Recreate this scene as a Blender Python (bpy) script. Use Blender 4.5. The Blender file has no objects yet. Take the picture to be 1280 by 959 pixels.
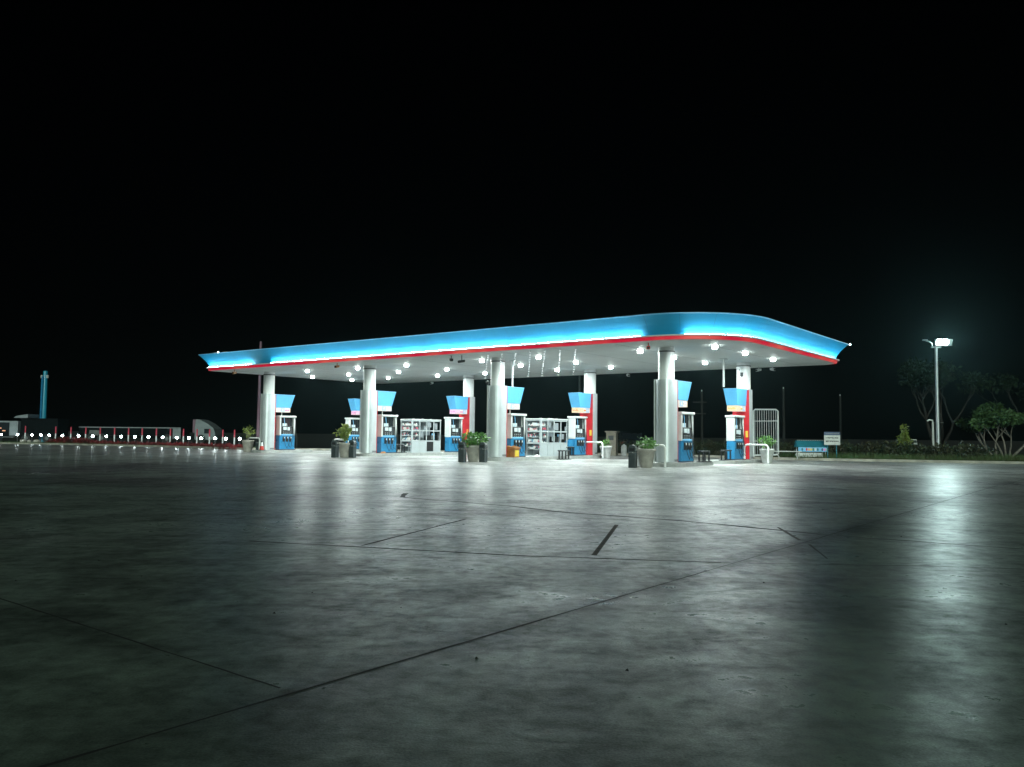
import bpy, math, random
import numpy as np
from mathutils import Vector, Matrix
R = random.Random(7)
NP = np.random.default_rng(11)
scene = bpy.context.scene
col = scene.collection
TH = -0.6539
C4 = (6.241, 33.36)
CT, ST = math.cos(TH), math.sin(TH)
def W(s, t, z=0.0):
    return (C4[0] + CT*s - ST*t, C4[1] + ST*s + CT*t, z)
SP = 8.71      # pillar spacing
BK = 8.11      # front row to back row

# ------------------------------------------------------------------ materials
def nmat(name, base=(.5, .5, .5), rough=.5, metal=0.0, var=0.15, scale=3.0, bump=0.0, bscale=40.0,
         emit=None, estr=0.0, coat=0.0, spec=0.5, rvar=0.1, base2=None, detail=6.0):
    m = bpy.data.materials.new(name); m.use_nodes = True
    nt = m.node_tree; N = nt.nodes; L = nt.links
    b = N['Principled BSDF']
    tc = N.new('ShaderNodeTexCoord')
    nz = N.new('ShaderNodeTexNoise'); nz.inputs['Scale'].default_value = scale; nz.inputs['Detail'].default_value = detail
    L.new(tc.outputs['Object'], nz.inputs['Vector'])
    mx = N.new('ShaderNodeMix'); mx.data_type = 'RGBA'
    c2 = base2 if base2 else tuple(c*(1-var) for c in base)
    c1 = base if base2 else tuple(min(1, c*(1+var*.5)) for c in base)
    mx.inputs['A'].default_value = (*c2, 1); mx.inputs['B'].default_value = (*c1, 1)
    rp = N.new('ShaderNodeMapRange'); rp.inputs['From Min'].default_value = .35; rp.inputs['From Max'].default_value = .65
    L.new(nz.outputs['Fac'], rp.inputs['Value']); L.new(rp.outputs['Result'], mx.inputs['Factor'])
    L.new(mx.outputs['Result'], b.inputs['Base Color'])
    rr = N.new('ShaderNodeMapRange'); rr.inputs['To Min'].default_value = max(.03, rough-rvar); rr.inputs['To Max'].default_value = min(1, rough+rvar)
    L.new(nz.outputs['Fac'], rr.inputs['Value']); L.new(rr.outputs['Result'], b.inputs['Roughness'])
    b.inputs['Metallic'].default_value = metal
    b.inputs['Specular IOR Level'].default_value = spec
    b.inputs['Coat Weight'].default_value = coat
    if emit:
        b.inputs['Emission Color'].default_value = (*emit, 1); b.inputs['Emission Strength'].default_value = estr
    if bump:
        n2 = N.new('ShaderNodeTexNoise'); n2.inputs['Scale'].default_value = bscale; n2.inputs['Detail'].default_value = 4
        L.new(tc.outputs['Object'], n2.inputs['Vector'])
        bp = N.new('ShaderNodeBump'); bp.inputs['Strength'].default_value = bump; bp.inputs['Distance'].default_value = .02
        L.new(n2.outputs['Fac'], bp.inputs['Height']); L.new(bp.outputs['Normal'], b.inputs['Normal'])
    return m

M = {}
M['soffit'] = nmat('soffit_metal', (.78, .82, .81), .5, .0, .06, .6, rvar=.04, spec=.28)
M['column'] = nmat('column_paint', (.78, .80, .80), .32, .0, .05, 2, rvar=.05)
M['silver'] = nmat('cladding_silver', (.62, .66, .68), .3, .35, .08, 2, rvar=.06)
M['red'] = nmat('red_panel', (.48, .02, .03), .3, 0, .1, 3)
M['blue'] = nmat('fascia_blue', (.012, .30, .56), .5, 0, .1, .5, rvar=.05)
M['blue_dk'] = nmat('trim_dark_blue', (.02, .12, .22), .4)
M['pblue'] = nmat('pump_blue', (.025, .20, .40), .3, 0, .12, 4)
M['sblue'] = nmat('sign_blue', (.08, .34, .60), .5, 0, .06, 2, emit=(.10, .46, .85), estr=.12)
M['white'] = nmat('white_metal', (.62, .65, .65), .35, 0, .08, 5)
M['steel'] = nmat('brushed_steel', (.7, .72, .72), .25, .8, .08, 6)
M['enamel'] = nmat('pump_enamel', (.60, .62, .62), .22, 0, .03, 2, rvar=.02, coat=.3)
M['alu'] = nmat('booth_aluminium', (.40, .44, .46), .4, 0, .06, 3)
M['black'] = nmat('black_plastic', (.008, .009, .010), .5, 0, .2, 8)
M['dark'] = nmat('dark_grey', (.035, .04, .045), .45, 0, .2, 8)
M['rubber'] = nmat('rubber', (.012, .012, .012), .6, 0, .2, 8)
M['greyp'] = nmat('bin_grey', (.05, .062, .066), .4, 0, .25, 6)
M['lcd'] = nmat('screen', (.5, .56, .58), .3, 0, .05, 8, emit=(.8, .95, 1), estr=.15)
M['kerb'] = nmat('island_concrete', (.36, .37, .36), .6, 0, .2, 4, bump=.3)
M['kerbd'] = nmat('kerb_concrete', (.36, .34, .29), .8, 0, .35, 2, bump=.4)
M['pot'] = nmat('planter_taupe', (.42, .39, .35), .7, 0, .2, 5, bump=.3)
M['potw'] = nmat('planter_white', (.6, .62, .6), .5, 0, .15, 5)
M['soil'] = nmat('soil', (.03, .022, .015), .95, 0, .4, 20, bump=.6)
M['leaf'] = nmat('leaf_green', (.15, .33, .07), .5, 0, .5, 2.5, base2=(.06, .16, .04))
M['leafy'] = nmat('leaf_yellow_green', (.24, .28, .05), .5, 0, .5, 3, base2=(.13, .20, .04))
M['leafd'] = nmat('leaf_dark', (.022, .042, .014), .6, 0, .5, 1.5, base2=(.05, .045, .02))
M['leaffar'] = nmat('far_tree_leaf', (.016, .03, .014), .8, 0, .5, 1.5, spec=.1)
M['leafr'] = nmat('leaf_red', (.26, .018, .022), .7, 0, .5, .6, base2=(.07, .012, .01))
M['leaft'] = nmat('tree_leaf', (.06, .12, .03), .6, 0, .5, 2.0, base2=(.025, .06, .016))
M['grass'] = nmat('grass_blade', (.05, .12, .03), .6, 0, .5, .7, base2=(.06, .07, .02))
M['bark'] = nmat('bark', (.20, .18, .155), .8, 0, .35, 6, bump=.5)
M['barkd'] = nmat('bark_dark', (.025, .02, .016), .9, 0, .35, 6, bump=.5)
M['brown'] = nmat('orange_wood', (.36, .15, .04), .5, 0, .3, 5)
M['orange'] = nmat('orange_paint', (.8, .3, .05), .5)
M['yellow'] = nmat('yellow_paint', (.75, .55, .06), .5)
M['pink'] = nmat('pink_print', (.75, .2, .5), .5)
M['lblue'] = nmat('light_blue_print', (.2, .5, .8), .5)
M['conered'] = nmat('cone_red', (.62, .04, .03), .45)
M['galv'] = nmat('galvanised_steel', (.45, .48, .5), .35, .7, .15, 3)
M['galvd'] = nmat('dull_steel', (.16, .17, .17), .5, .3, .2, 3)
M['mauve'] = nmat('mauve_tint', (.20, .11, .15), .5)
M['brick'] = nmat('kiosk_render', (.21, .19, .15), .8, 0, .25, 5, bump=.3)
M['teal'] = nmat('teal_paint', (.02, .17, .22), .45, 0, .2, 3)
M['navy'] = nmat('navy_paint', (.05, .08, .16), .5)
M['car'] = nmat('car_dark', (.03, .032, .035), .25, .2, .2, 3, coat=.6)
M['glass'] = nmat('dark_glass', (.02, .025, .03), .08, 0, .1, 2, rvar=.02)
M['truckw'] = nmat('truck_white', (.24, .27, .29), .4, 0, .15, 2)
M['truckd'] = nmat('truck_dark', (.007, .009, .010), .95, 0, .15, 2, spec=.05, rvar=.02)
M['pyl'] = nmat('totem_blue', (.02, .25, .36), .3, 0, .15, 1, emit=(.01, .2, .3), estr=.12)
def emat(name, colr, st, base=(.3, .3, .3)):
    m = bpy.data.materials.new(name); m.use_nodes = True
    b = m.node_tree.nodes['Principled BSDF']
    b.inputs['Base Color'].default_value = (*base, 1); b.inputs['Roughness'].default_value = .4
    b.inputs['Emission Color'].default_value = (*colr, 1); b.inputs['Emission Strength'].default_value = st
    return m
M['lens'] = emat('downlight_lens', (.87, 1.0, .96), 2300)
M['lens_side'] = emat('downlight_side', (.9, 1.0, .97), 34)
M['flood'] = emat('flood_lens', (.72, 1.0, .97), 520)
M['globe'] = emat('bollard_globe', (.82, .97, 1.0), 70)
M['tube'] = emat('light_tube', (.50, .92, 1.0), 95)
M['fairy'] = emat('fairy_bulb', (.85, .97, 1.0), 14)
M['signlamp'] = emat('sign_light_box', (1.0, .96, .85), .50)
M['signlampc'] = emat('sign_light_cyan', (.25, .62, 1.0), .55)
M['signlampy'] = emat('sign_light_yellow', (1.0, .6, .12), .6)
M['signlampp'] = emat('sign_light_pink', (1.0, .4, .75), .6)
M['marker'] = emat('glow_patch', (.5, .8, .6), 1.0)
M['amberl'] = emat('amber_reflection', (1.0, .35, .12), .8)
M['poled'] = nmat('weathered_pole', (.018, .017, .016), .9, 0, .2, 4)
M['hoopw'] = nmat('hoop_white', (.85, .86, .85), .35, 0, .04, 4)
M['tip'] = emat('tip_lamp', (.8, 1, 1), 8)
# red band: backlit acrylic, uneven tubes behind it
m = emat('red_band_backlit', (1, .05, .08), .62, (.2, .01, .02)); M['redband'] = m
nt = m.node_tree; tc = nt.nodes.new('ShaderNodeTexCoord'); mp = nt.nodes.new('ShaderNodeMapping')
mp.inputs['Scale'].default_value = (1, 1, .02)
nz = nt.nodes.new('ShaderNodeTexNoise'); nz.inputs['Scale'].default_value = .55; nz.inputs['Detail'].default_value = 1.5
cr = nt.nodes.new('ShaderNodeValToRGB'); cr.color_ramp.elements[0].position = .42; cr.color_ramp.elements[0].color = (.72, .006, .045, 1)
cr.color_ramp.elements[1].position = .66; cr.color_ramp.elements[1].color = (.92, .15, .10, 1)
nt.links.new(tc.outputs['Object'], mp.inputs['Vector']); nt.links.new(mp.outputs[0], nz.inputs['Vector'])
nt.links.new(nz.outputs['Fac'], cr.inputs['Fac']); nt.links.new(cr.outputs['Color'], nt.nodes['Principled BSDF'].inputs['Emission Color'])

# goods behind the booth glass
def goods_mat():
    m = bpy.data.materials.new('shelf_goods'); m.use_nodes = True; nt = m.node_tree; N = nt.nodes; L = nt.links
    tc = N.new('ShaderNodeTexCoord'); v = N.new('ShaderNodeTexVoronoi'); v.inputs['Scale'].default_value = 9
    mp = N.new('ShaderNodeMapping'); mp.inputs['Scale'].default_value = (1, 1, 1)
    cr = N.new('ShaderNodeValToRGB'); cr.color_ramp.interpolation = 'CONSTANT'
    cols = [(.05, .07, .08), (.5, .1, .14), (.6, .65, .68), (.03, .04, .05), (.1, .25, .35), (.62, .62, .6), (.3, .06, .08)]
    e = cr.color_ramp.elements; e[0].color = (*cols[0], 1); e[1].position = .95; e[1].color = (*cols[-1], 1)
    for i, c in enumerate(cols[1:-1]):
        q = e.new((i+1)/7); q.color = (*c, 1)
    sx = N.new('ShaderNodeSeparateColor')
    L.new(tc.outputs['Object'], mp.inputs[0]); L.new(mp.outputs[0], v.inputs['Vector']); L.new(v.outputs['Color'], sx.inputs[0])
    L.new(sx.outputs[0], cr.inputs['Fac']); L.new(cr.outputs['Color'], N['Principled BSDF'].inputs['Base Color'])
    N['Principled BSDF'].inputs['Roughness'].default_value = .4
    return m
M['goods'] = goods_mat()

# concrete forecourt
def floor_mat():
    m = bpy.data.materials.new('forecourt_concrete'); m.use_nodes = True; nt = m.node_tree; N = nt.nodes; L = nt.links
    b = N['Principled BSDF']; tc = N.new('ShaderNodeTexCoord')
    def noise(scale, detail, mapping=None, dist=0., rough=.5):
        n = N.new('ShaderNodeTexNoise'); n.inputs['Scale'].default_value = scale; n.inputs['Detail'].default_value = detail
        n.inputs['Distortion'].default_value = dist; n.inputs['Roughness'].default_value = rough
        if mapping:
            mp = N.new('ShaderNodeMapping'); mp.inputs['Scale'].default_value = mapping[0]; mp.inputs['Rotation'].default_value = (0, 0, mapping[1])
            L.new(tc.outputs['Object'], mp.inputs[0]); L.new(mp.outputs[0], n.inputs['Vector'])
        else: L.new(tc.outputs['Object'], n.inputs['Vector'])
        return n.outputs['Fac']
    def rng(v, a, b_, c, d):
        r = N.new('ShaderNodeMapRange'); r.inputs['From Min'].default_value = a; r.inputs['From Max'].default_value = b_
        r.inputs['To Min'].default_value = c; r.inputs['To Max'].default_value = d; L.new(v, r.inputs['Value']); return r.outputs[0]
    def mth(op, a, b_):
        q = N.new('ShaderNodeMath'); q.operation = op
        for i, x in enumerate((a, b_)):
            if isinstance(x, (int, float)): q.inputs[i].default_value = x
            else: L.new(x, q.inputs[i])
        return q.outputs[0]
    big = noise(.22, 7, ((1, 1.5, 1), .3), .6, .6)
    mid = noise(1.1, 8, ((1, 1.9, 1), -.2), 1.0, .65)
    fine = noise(7, 8, None, .3, .7)
    grit = noise(90, 3)
    # value of the slab: trowel clouds, tyre dirt
    v = mth('MULTIPLY', rng(big, .3, .7, .55, 1.35), rng(mid, .34, .66, .64, 1.28))
    v = mth('MULTIPLY', v, rng(fine, .32, .68, .62, 1.32))
    v = mth('MULTIPLY', v, rng(grit, .3, .7, .72, 1.28))
    # oil-dark dirt gathered along the long slab joint (s = 12.2)
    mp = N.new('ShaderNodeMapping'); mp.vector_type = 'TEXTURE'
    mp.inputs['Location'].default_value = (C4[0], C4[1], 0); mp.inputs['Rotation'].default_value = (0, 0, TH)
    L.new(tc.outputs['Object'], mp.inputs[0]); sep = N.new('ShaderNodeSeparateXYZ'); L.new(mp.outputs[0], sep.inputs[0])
    ds = mth('ABSOLUTE', mth('ADD', sep.outputs[0], -12.2), 0.)
    dirt = mth('MULTIPLY', rng(ds, .04, .42, 1, 0), rng(mid, .34, .52, 0.1, 1))
    along = mth('ABSOLUTE', mth('ADD', sep.outputs[1], 21.5), 0.)
    dirt = mth('MULTIPLY', dirt, rng(along, 1.0, 8, .92, .3))
    v = mth('MULTIPLY', v, mth('SUBTRACT', 1.0, dirt))
    smear = noise(1.0, 6, ((1.6, .22, 1), TH), .8, .6)
    blot = noise(.55, 4, None, 1.2, .55)
    v = mth('MULTIPLY', v, rng(smear, .35, .65, .74, 1.18))
    v = mth('MULTIPLY', v, rng(blot, .52, .60, 1.05, .68))
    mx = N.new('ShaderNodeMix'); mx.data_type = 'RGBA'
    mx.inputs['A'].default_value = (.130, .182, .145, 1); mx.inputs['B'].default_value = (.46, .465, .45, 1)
    # canopy light painted in: base colour grades paler towards the pumps
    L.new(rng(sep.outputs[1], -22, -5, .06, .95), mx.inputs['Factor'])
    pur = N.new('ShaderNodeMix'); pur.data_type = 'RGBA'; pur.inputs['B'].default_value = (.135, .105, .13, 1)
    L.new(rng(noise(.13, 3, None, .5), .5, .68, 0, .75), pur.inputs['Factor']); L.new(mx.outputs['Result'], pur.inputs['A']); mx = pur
    mul = N.new('ShaderNodeMix'); mul.data_type = 'RGBA'; mul.blend_type = 'MULTIPLY'; mul.inputs['Factor'].default_value = 1
    cb = N.new('ShaderNodeCombineColor')
    for i in range(3): L.new(v, cb.inputs[i])
    L.new(mx.outputs['Result'], mul.inputs['A']); L.new(cb.outputs[0], mul.inputs['B'])
    L.new(mul.outputs['Result'], b.inputs['Base Color'])
    r = mth('ADD', rng(mid, .34, .66, .06, -.05), rng(big, .3, .7, .38, .29))
    r = mth('ADD', r, rng(fine, .34, .66, .07, -.05))
    r = mth('MAXIMUM', r, .27)
    L.new(r, b.inputs['Roughness'])
    L.new(rng(v, .25, 1.5, .08, .62), b.inputs['Specular IOR Level'])
    bp = N.new('ShaderNodeBump'); bp.inputs['Strength'].default_value = .35; bp.inputs['Distance'].default_value = .03
    hh = mth('ADD', mth('MULTIPLY', mid, .42), mth('MULTIPLY', fine, .16))
    L.new(hh, bp.inputs['Height'])
    bp2 = N.new('ShaderNodeBump'); bp2.inputs['Strength'].default_value = .35; bp2.inputs['Distance'].default_value = .003
    L.new(grit, bp2.inputs['Height']); L.new(bp.outputs[0], bp2.inputs['Normal']); L.new(bp2.outputs[0], b.inputs['Normal'])
    return m
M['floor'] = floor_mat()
M['earth'] = nmat('dark_earth', (.011, .010, .008), .95, 0, .5, .3, bump=.5, bscale=3)
M['joint'] = nmat('joint_filler', (.018, .019, .018), .7, 0, .4, 9)
M['strip'] = nmat('worn_dark_strip', (.055, .05, .038), .75, 0, .5, 7)
M['paintw'] = nmat('worn_white_paint', (.24, .25, .24), .6, 0, .5, 6)

# ------------------------------------------------------------------ mesh builder
class MB:
    def __init__(s): s.v = []; s.f = []; s.sm = []
    def add(s, vs, fs, smooth=False):
        o = len(s.v); s.v += [tuple(v) for v in vs]; s.f += [tuple(i+o for i in f) for f in fs]; s.sm += [smooth]*len(fs); return s
    def box(s, x0, x1, y0, y1, z0, z1):
        v = [(x, y, z) for z in (z0, z1) for y in (y0, y1) for x in (x0, x1)]
        return s.add(v, [(0, 2, 3, 1), (4, 5, 7, 6), (0, 1, 5, 4), (2, 6, 7, 3), (0, 4, 6, 2), (1, 3, 7, 5)])
    def hexa(s, lo, hi):     # lo, hi: four (x,y,z) each, same order round
        v = list(lo)+list(hi)
        return s.add(v, [(3, 2, 1, 0), (4, 5, 6, 7), (0, 1, 5, 4), (1, 2, 6, 5), (2, 3, 7, 6), (3, 0, 4, 7)])
    def cyl(s, a, b, r0, r1=None, n=16, cap=True):
        r1 = r0 if r1 is None else r1
        a = Vector(a); b = Vector(b); d = (b-a).normalized()
        u = d.orthogonal().normalized(); w = d.cross(u)
        v = []
        for p, r in ((a, r0), (b, r1)):
            for i in range(n):
                t = 2*math.pi*i/n; v.append(p+u*(math.cos(t)*r)+w*(math.sin(t)*r))
        s.add(v, [(i, (i+1) % n, n+(i+1) % n, n+i) for i in range(n)], True)
        if cap:
            s.add(v[:n], [tuple(reversed(range(n)))]); s.add(v[n:], [tuple(range(n))])
        return s
    def lathe(s, prof, c=(0, 0, 0), n=20, smooth=True):
        v = []; f = []
        for r, z in prof:
            for i in range(n):
                t = 2*math.pi*i/n; v.append((c[0]+r*math.cos(t), c[1]+r*math.sin(t), c[2]+z))
        for k in range(len(prof)-1):
            for i in range(n):
                f.append((k*n+i, k*n+(i+1) % n, (k+1)*n+(i+1) % n, (k+1)*n+i))
        s.add(v, f, smooth)
        if prof[0][0] > 1e-4: s.add(v[:n], [tuple(reversed(range(n)))])
        if prof[-1][0] > 1e-4: s.add(v[-n:], [tuple(range(n))])
        return s
    def tube(s, pts, r, n=8):
        pts = [Vector(p) for p in pts]; rings = []
        up = Vector((.13, .31, 1)).normalized()
        rr = r if isinstance(r, (list, tuple)) else [r]*len(pts)
        for i, p in enumerate(pts):
            d = (pts[min(i+1, len(pts)-1)]-pts[max(i-1, 0)]).normalized()
            u = d.cross(up)
            if u.length < .05: u = d.cross(Vector((1, 0, 0)))
            u.normalize(); w = d.cross(u)
            rings.append([p+u*(math.cos(2*math.pi*k/n)*rr[i])+w*(math.sin(2*math.pi*k/n)*rr[i]) for k in range(n)])
        v = [q for g in rings for q in g]; f = []
        for i in range(len(pts)-1):
            for k in range(n):
                f.append((i*n+k, i*n+(k+1) % n, (i+1)*n+(k+1) % n, (i+1)*n+k))
        s.add(v, f, True); s.add(rings[0], [tuple(reversed(range(n)))]); s.add(rings[-1], [tuple(range(n))])
        return s
    def prism(s, poly, z0, z1):
        n = len(poly); v = [(x, y, z0) for x, y in poly]+[(x, y, z1) for x, y in poly]
        s.add(v, [tuple(reversed(range(n))), tuple(range(n, 2*n))])
        return s.add(v, [(i, (i+1) % n, n+(i+1) % n, n+i) for i in range(n)])
    def sphere(s, c, r, n=10, m=7, sz=1):
        prof = [(max(r*math.sin(math.pi*k/m), 1e-5), -r*sz*math.cos(math.pi*k/m)) for k in range(m+1)]
        return s.lathe(prof, c, n)
    def move(s, fn): s.v = [fn(*v) for v in s.v]; return s
    def build(s, name, mat, parent=None, loc=(0, 0, 0), rz=0, bevel=0):
        me = bpy.data.meshes.new(name); me.from_pydata([tuple(v) for v in s.v], [], s.f); me.update()
        me.polygons.foreach_set('use_smooth', s.sm)
        me.materials.append(M[mat] if isinstance(mat, str) else mat)
        o = bpy.data.objects.new(name, me); col.objects.link(o); o.location = loc; o.rotation_euler = (0, 0, rz)
        if parent: o.parent = parent
        if bevel:
            bv = o.modifiers.new('bevel', 'BEVEL'); bv.width = bevel; bv.segments = 2; bv.limit_method = 'ANGLE'
        return o
def tag(o, label=None, cat=None, group=None, kind=None):
    if label: o['label'] = label
    if cat: o['category'] = cat
    if group: o['group'] = group
    if kind: o['kind'] = kind
    return o
def thing(name, label, cat, loc, rz=0, group=None):
    o = bpy.data.objects.new(name, None); col.objects.link(o); o.location = loc; o.rotation_euler = (0, 0, rz)
    return tag(o, label, cat, group)
def copy_tree(o, parent=None):
    c = o.copy(); col.objects.link(c)
    if parent: c.parent = parent
    for ch in [x for x in bpy.data.objects if x.parent == o]: copy_tree(ch, c)
    return c
ORD = ['first', 'second', 'third', 'fourth', 'fifth', 'sixth', 'seventh', 'eighth', 'ninth', 'tenth', 'eleventh', 'twelfth',
       'thirteenth', 'fourteenth', 'fifteenth', 'sixteenth', 'seventeenth', 'eighteenth', 'nineteenth', 'twentieth']
ISL = ['leftmost', 'second', 'third', 'rightmost']        # pump islands from the left of the photo: s = -26.13 .. 0
def island_phrase(k): return {0: 'leftmost pump island', 1: 'second pump island from left', 2: 'third pump island from left', 3: 'rightmost pump island'}[k]
SX = [-3*SP, -2*SP, -SP, 0.0]

# ------------------------------------------------------------------ ground
edge = [(-140, 100), (-80, 80), (-38, 68.5), (-27, 63), (-17.9, 56.3), (-12.5, 57), (6, 52), (11.5, 49), (15.2, 44.6), (19, 43.4), (26, 41.6), (45, 37.5), (90, 30)]
g = MB(); g.add([(-900, -300, -.03), (900, -300, -.03), (900, 1400, -.03), (-900, 1400, -.03)], [(0, 1, 2, 3)])
tag(g.build('ground', 'earth'), 'dark bare earth stretching away behind the forecourt', kind='structure')
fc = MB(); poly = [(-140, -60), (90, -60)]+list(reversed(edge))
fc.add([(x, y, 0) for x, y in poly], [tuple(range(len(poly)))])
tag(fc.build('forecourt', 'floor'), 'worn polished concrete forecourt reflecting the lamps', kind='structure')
def ribbon(mb, pts, w, z, jit=0.0, step=.35):
    P = [Vector((x, y, 0)) for x, y in pts]; Q = []
    for a, b in zip(P[:-1], P[1:]):
        n = max(1, int((b-a).length/step))
        Q += [a.lerp(b, i/n) for i in range(n)]
    Q.append(P[-1]); vs = []
    for i, p in enumerate(Q):
        d = (Q[min(i+1, len(Q)-1)]-Q[max(0, i-1)]).normalized(); n_ = Vector((-d.y, d.x, 0))
        ww = w*(.6+.8*R.random()) if jit else w
        off = n_*(R.uniform(-jit, jit)); a = p+off+n_*ww/2; b = p+off-n_*ww/2
        vs += [(a.x, a.y, z), (b.x, b.y, z)]
    mb.add(vs, [(2*i, 2*i+1, 2*i+3, 2*i+2) for i in range(len(Q)-1)])
def S2(s, t): return W(s, t)[:2]
j = MB()
ribbon(j, [S2(12.2, -31), S2(12.2, -5)], .018, .0013, .002, .2)
ribbon(j, [S2(12.3, -5), S2(12.5, 18)], .018, .0013, .006, .3)
tag(j.build('long_slab_joint', 'joint'), 'dark slab joint running from the near left towards the right lamp post', kind='structure')
j = MB(); ribbon(j, [S2(7.2, -27.75), S2(12.1, -27.8)], .013, .0018, .003, .15)
tag(j.build('cross_slab_joint', 'joint'), 'thin joint across the near left slabs', kind='structure')
j = MB(); ribbon(j, [S2(7.5, -24.75), S2(10.3, -23.7), S2(12.1, -22.75)], .045, .0018, .006); ribbon(j, [S2(12.3, -22.6), S2(13.9, -21.5), S2(19, -18.9)], .022, .0018, .006)
tag(j.build('diagonal_crack', 'joint'), 'long crack running across the middle slabs', kind='structure')
j = MB(); ribbon(j, [S2(3.5, -18.3), S2(4.2, -19.1), S2(6.78, -19.2), S2(8.04, -19.5), S2(10, -19.4), S2(12.1, -19.7)], .085, .0018, .02)
ribbon(j, [S2(12.3, -19.75), S2(15, -19.5), S2(21, -17)], .05, .0018, .02)
tag(j.build('wavy_crack', 'joint'), 'wavy dark crack before the pump islands', kind='structure')
j = MB()
for s0 in (-4, -12.5, -21): ribbon(j, [S2(s0, -28), S2(s0, -4)], .03, .0013, .006, .4)
ribbon(j, [S2(4.2, -18.9), S2(4.2, -4)], .03, .0013, .006, .4)
for t0 in (-14.5, -10): ribbon(j, [S2(-34, t0), S2(4.1, t0)], .06, .0018, .006, .4); ribbon(j, [S2(4.3, t0), S2(12.1, t0)], .06, .0018, .006, .4)
tag(j.build('slab_joint_grid', 'joint'), 'straight saw cut joints between the far slabs', kind='structure')
j = MB(); ribbon(j, [S2(10.93, -23.15), S2(9.65, -20.5)], .055, .0015, 0)
tag(j.build('floor_strip', 'strip'), 'dark taped strip on the concrete in the middle of the forecourt', kind='structure')
j = MB(); ribbon(j, [S2(8.7, -24.2), S2(7.67, -21.3)], .035, .0018, .008)
tag(j.build('short_crack', 'joint'), 'short thin dark crack left of the taped strip', kind='structure')
j = MB(); ribbon(j, [S2(11.41, -19.3), S2(12.1, -20.5)], .045, .0023, .003); ribbon(j, [S2(12.3, -20.8), S2(12.8, -21.8)], .025, .0023, .003)
tag(j.build('crossing_strip', 'strip'), 'faint worn strip crossing the long joint on the right', kind='structure')
j = MB(); ribbon(j, [(3.95, 10.95), (4.2, 10.93)], .035, .0023, .0013, .05)
ribbon(j, [(-8.9, 14.5), (-7.0, 14.62)], .05, .0023, .01, .2)
tag(j.build('paint_marks', 'paintw'), 'short worn white paint marks on the concrete', kind='structure')
j = MB()
for k in range(60):
    s_, t_ = R.uniform(3, 17), R.uniform(-29, -14); x, y = S2(s_, t_); r_ = R.uniform(.004, .014)
    a0 = R.uniform(0, 6); j.add([(x+r_*math.cos(a0+q*2.1), y+r_*math.sin(a0+q*2.1)*1.3, .002) for q in range(3)]+[(x, y, r_*.9+.002)], [(0, 1, 3), (1, 2, 3), (2, 0, 3)])
tag(j.build('debris', 'joint'), 'bits of grit and dry leaf scattered on the concrete', 'grit', kind='stuff')
# kerb round the rear edge of the forecourt
k_ = MB()
for a, b in zip(edge[:-1], edge[1:]):
    a = Vector((*a, 0)); b = Vector((*b, 0)); d = (b-a).normalized(); n_ = Vector((-d.y, d.x, 0))
    e = .05
    lo = [a, b, b+n_*.18, a+n_*.18]
    k_.hexa([(p.x, p.y, -.05) for p in lo], [(p.x, p.y, .13) for p in [a+n_*.015, b+n_*.015, b+n_*.18, a+n_*.18]])
tag(k_.build('kerb', 'kerbd'), 'low concrete kerb round the rear edge of the forecourt', kind='structure')

# ------------------------------------------------------------------ canopy
def outline(off):
    """outline of the canopy in station coordinates, moved outwards by off"""
    P = []
    x0, x1, y0, y1 = -28.65-off, 3.55+off, -2.45-off, 11.3+off
    def arc(cx, cy, r, a0, a1, n):
        for i in range(n+1):
            a = math.radians(a0+(a1-a0)*i/n); P.append((cx+r*math.cos(a), cy+r*math.sin(a)))
    rr = 3.0+off
    arc(x0+.35+off*.0, y0+.35, .35, 180, 270, 4)
    P.extend([(x0+(x1-rr-x0)*k/18., y0) for k in range(1, 18)])
    arc(x1-rr, y0+rr, rr, 270, 360, 16)
    P.extend([(x1, y0+rr+(y1-.9-y0-rr)*k/6.) for k in range(1, 6)])
    arc(x1-.9, y1-.9, .9, 0, 90, 6)
    P.extend([(x1-.9-(x1-.9-x0)*k/18., y1) for k in range(1, 18)])
    arc(x0+.35, y1-.35, .35, 90, 180, 4)
    return P
def band(mb, o0, z0, o1, z1, thick=0, smooth=True):
    A = outline(o0); B = outline(o1); n = len(A)
    mb.add([(x, y, z0) for x, y in A]+[(x, y, z1) for x, y in B], [(i, (i+1) % n, n+(i+1) % n, n+i) for i in range(n)], smooth)
ZC = 4.8
can = thing('station_canopy', 'long flat petrol station canopy with flared blue fascia over a glowing red band', 'canopy', W(0, 0, ZC), TH)
b = MB(); o_ = outline(.012); n = len(o_); b.add([(x, y, 0) for x, y in o_]+[(x, y, .009) for x, y in o_], [tuple(reversed(range(n))), tuple(range(n, 2*n))])
band(b, .012, 0, .012, .009); b.build('soffit', 'soffit', can)
b = MB()      # thin seams between soffit panels
for s0 in [x*2.9-27.2 for x in range(11)]:
    b.box(s0-.006, s0+.006, -2.2 if s0 < 0 else 0.5, 11.1, -.004, -.001)
b.build('soffit_seam', 'galvd', can)
b = MB(); band(b, .012, .011, .10, .011); band(b, .10, .011, .12, .125); band(b, .12, .125, -.05, .125); b.build('red_band', 'redband', can)
b = MB(); band(b, .20, .135, .20, .182, smooth=False); band(b, .20, .182, .192, .182); band(b, .192, .182, .192, .15); band(b, .192, .15, -.02, .15); band(b, -.02, .135, .20, .135); b.build('ledge', 'white', can)
b = MB(); prof = [(.02, .152), (.10, .36), (.22, .56), (.36, .74), (.50, .90)]
for (a0, z0), (a1, z1) in zip(prof[:-1], prof[1:]): band(b, a0, z0, a1, z1)
b.build('fascia', 'blue', can)
b = MB()
nq = len(outline(0))
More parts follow.
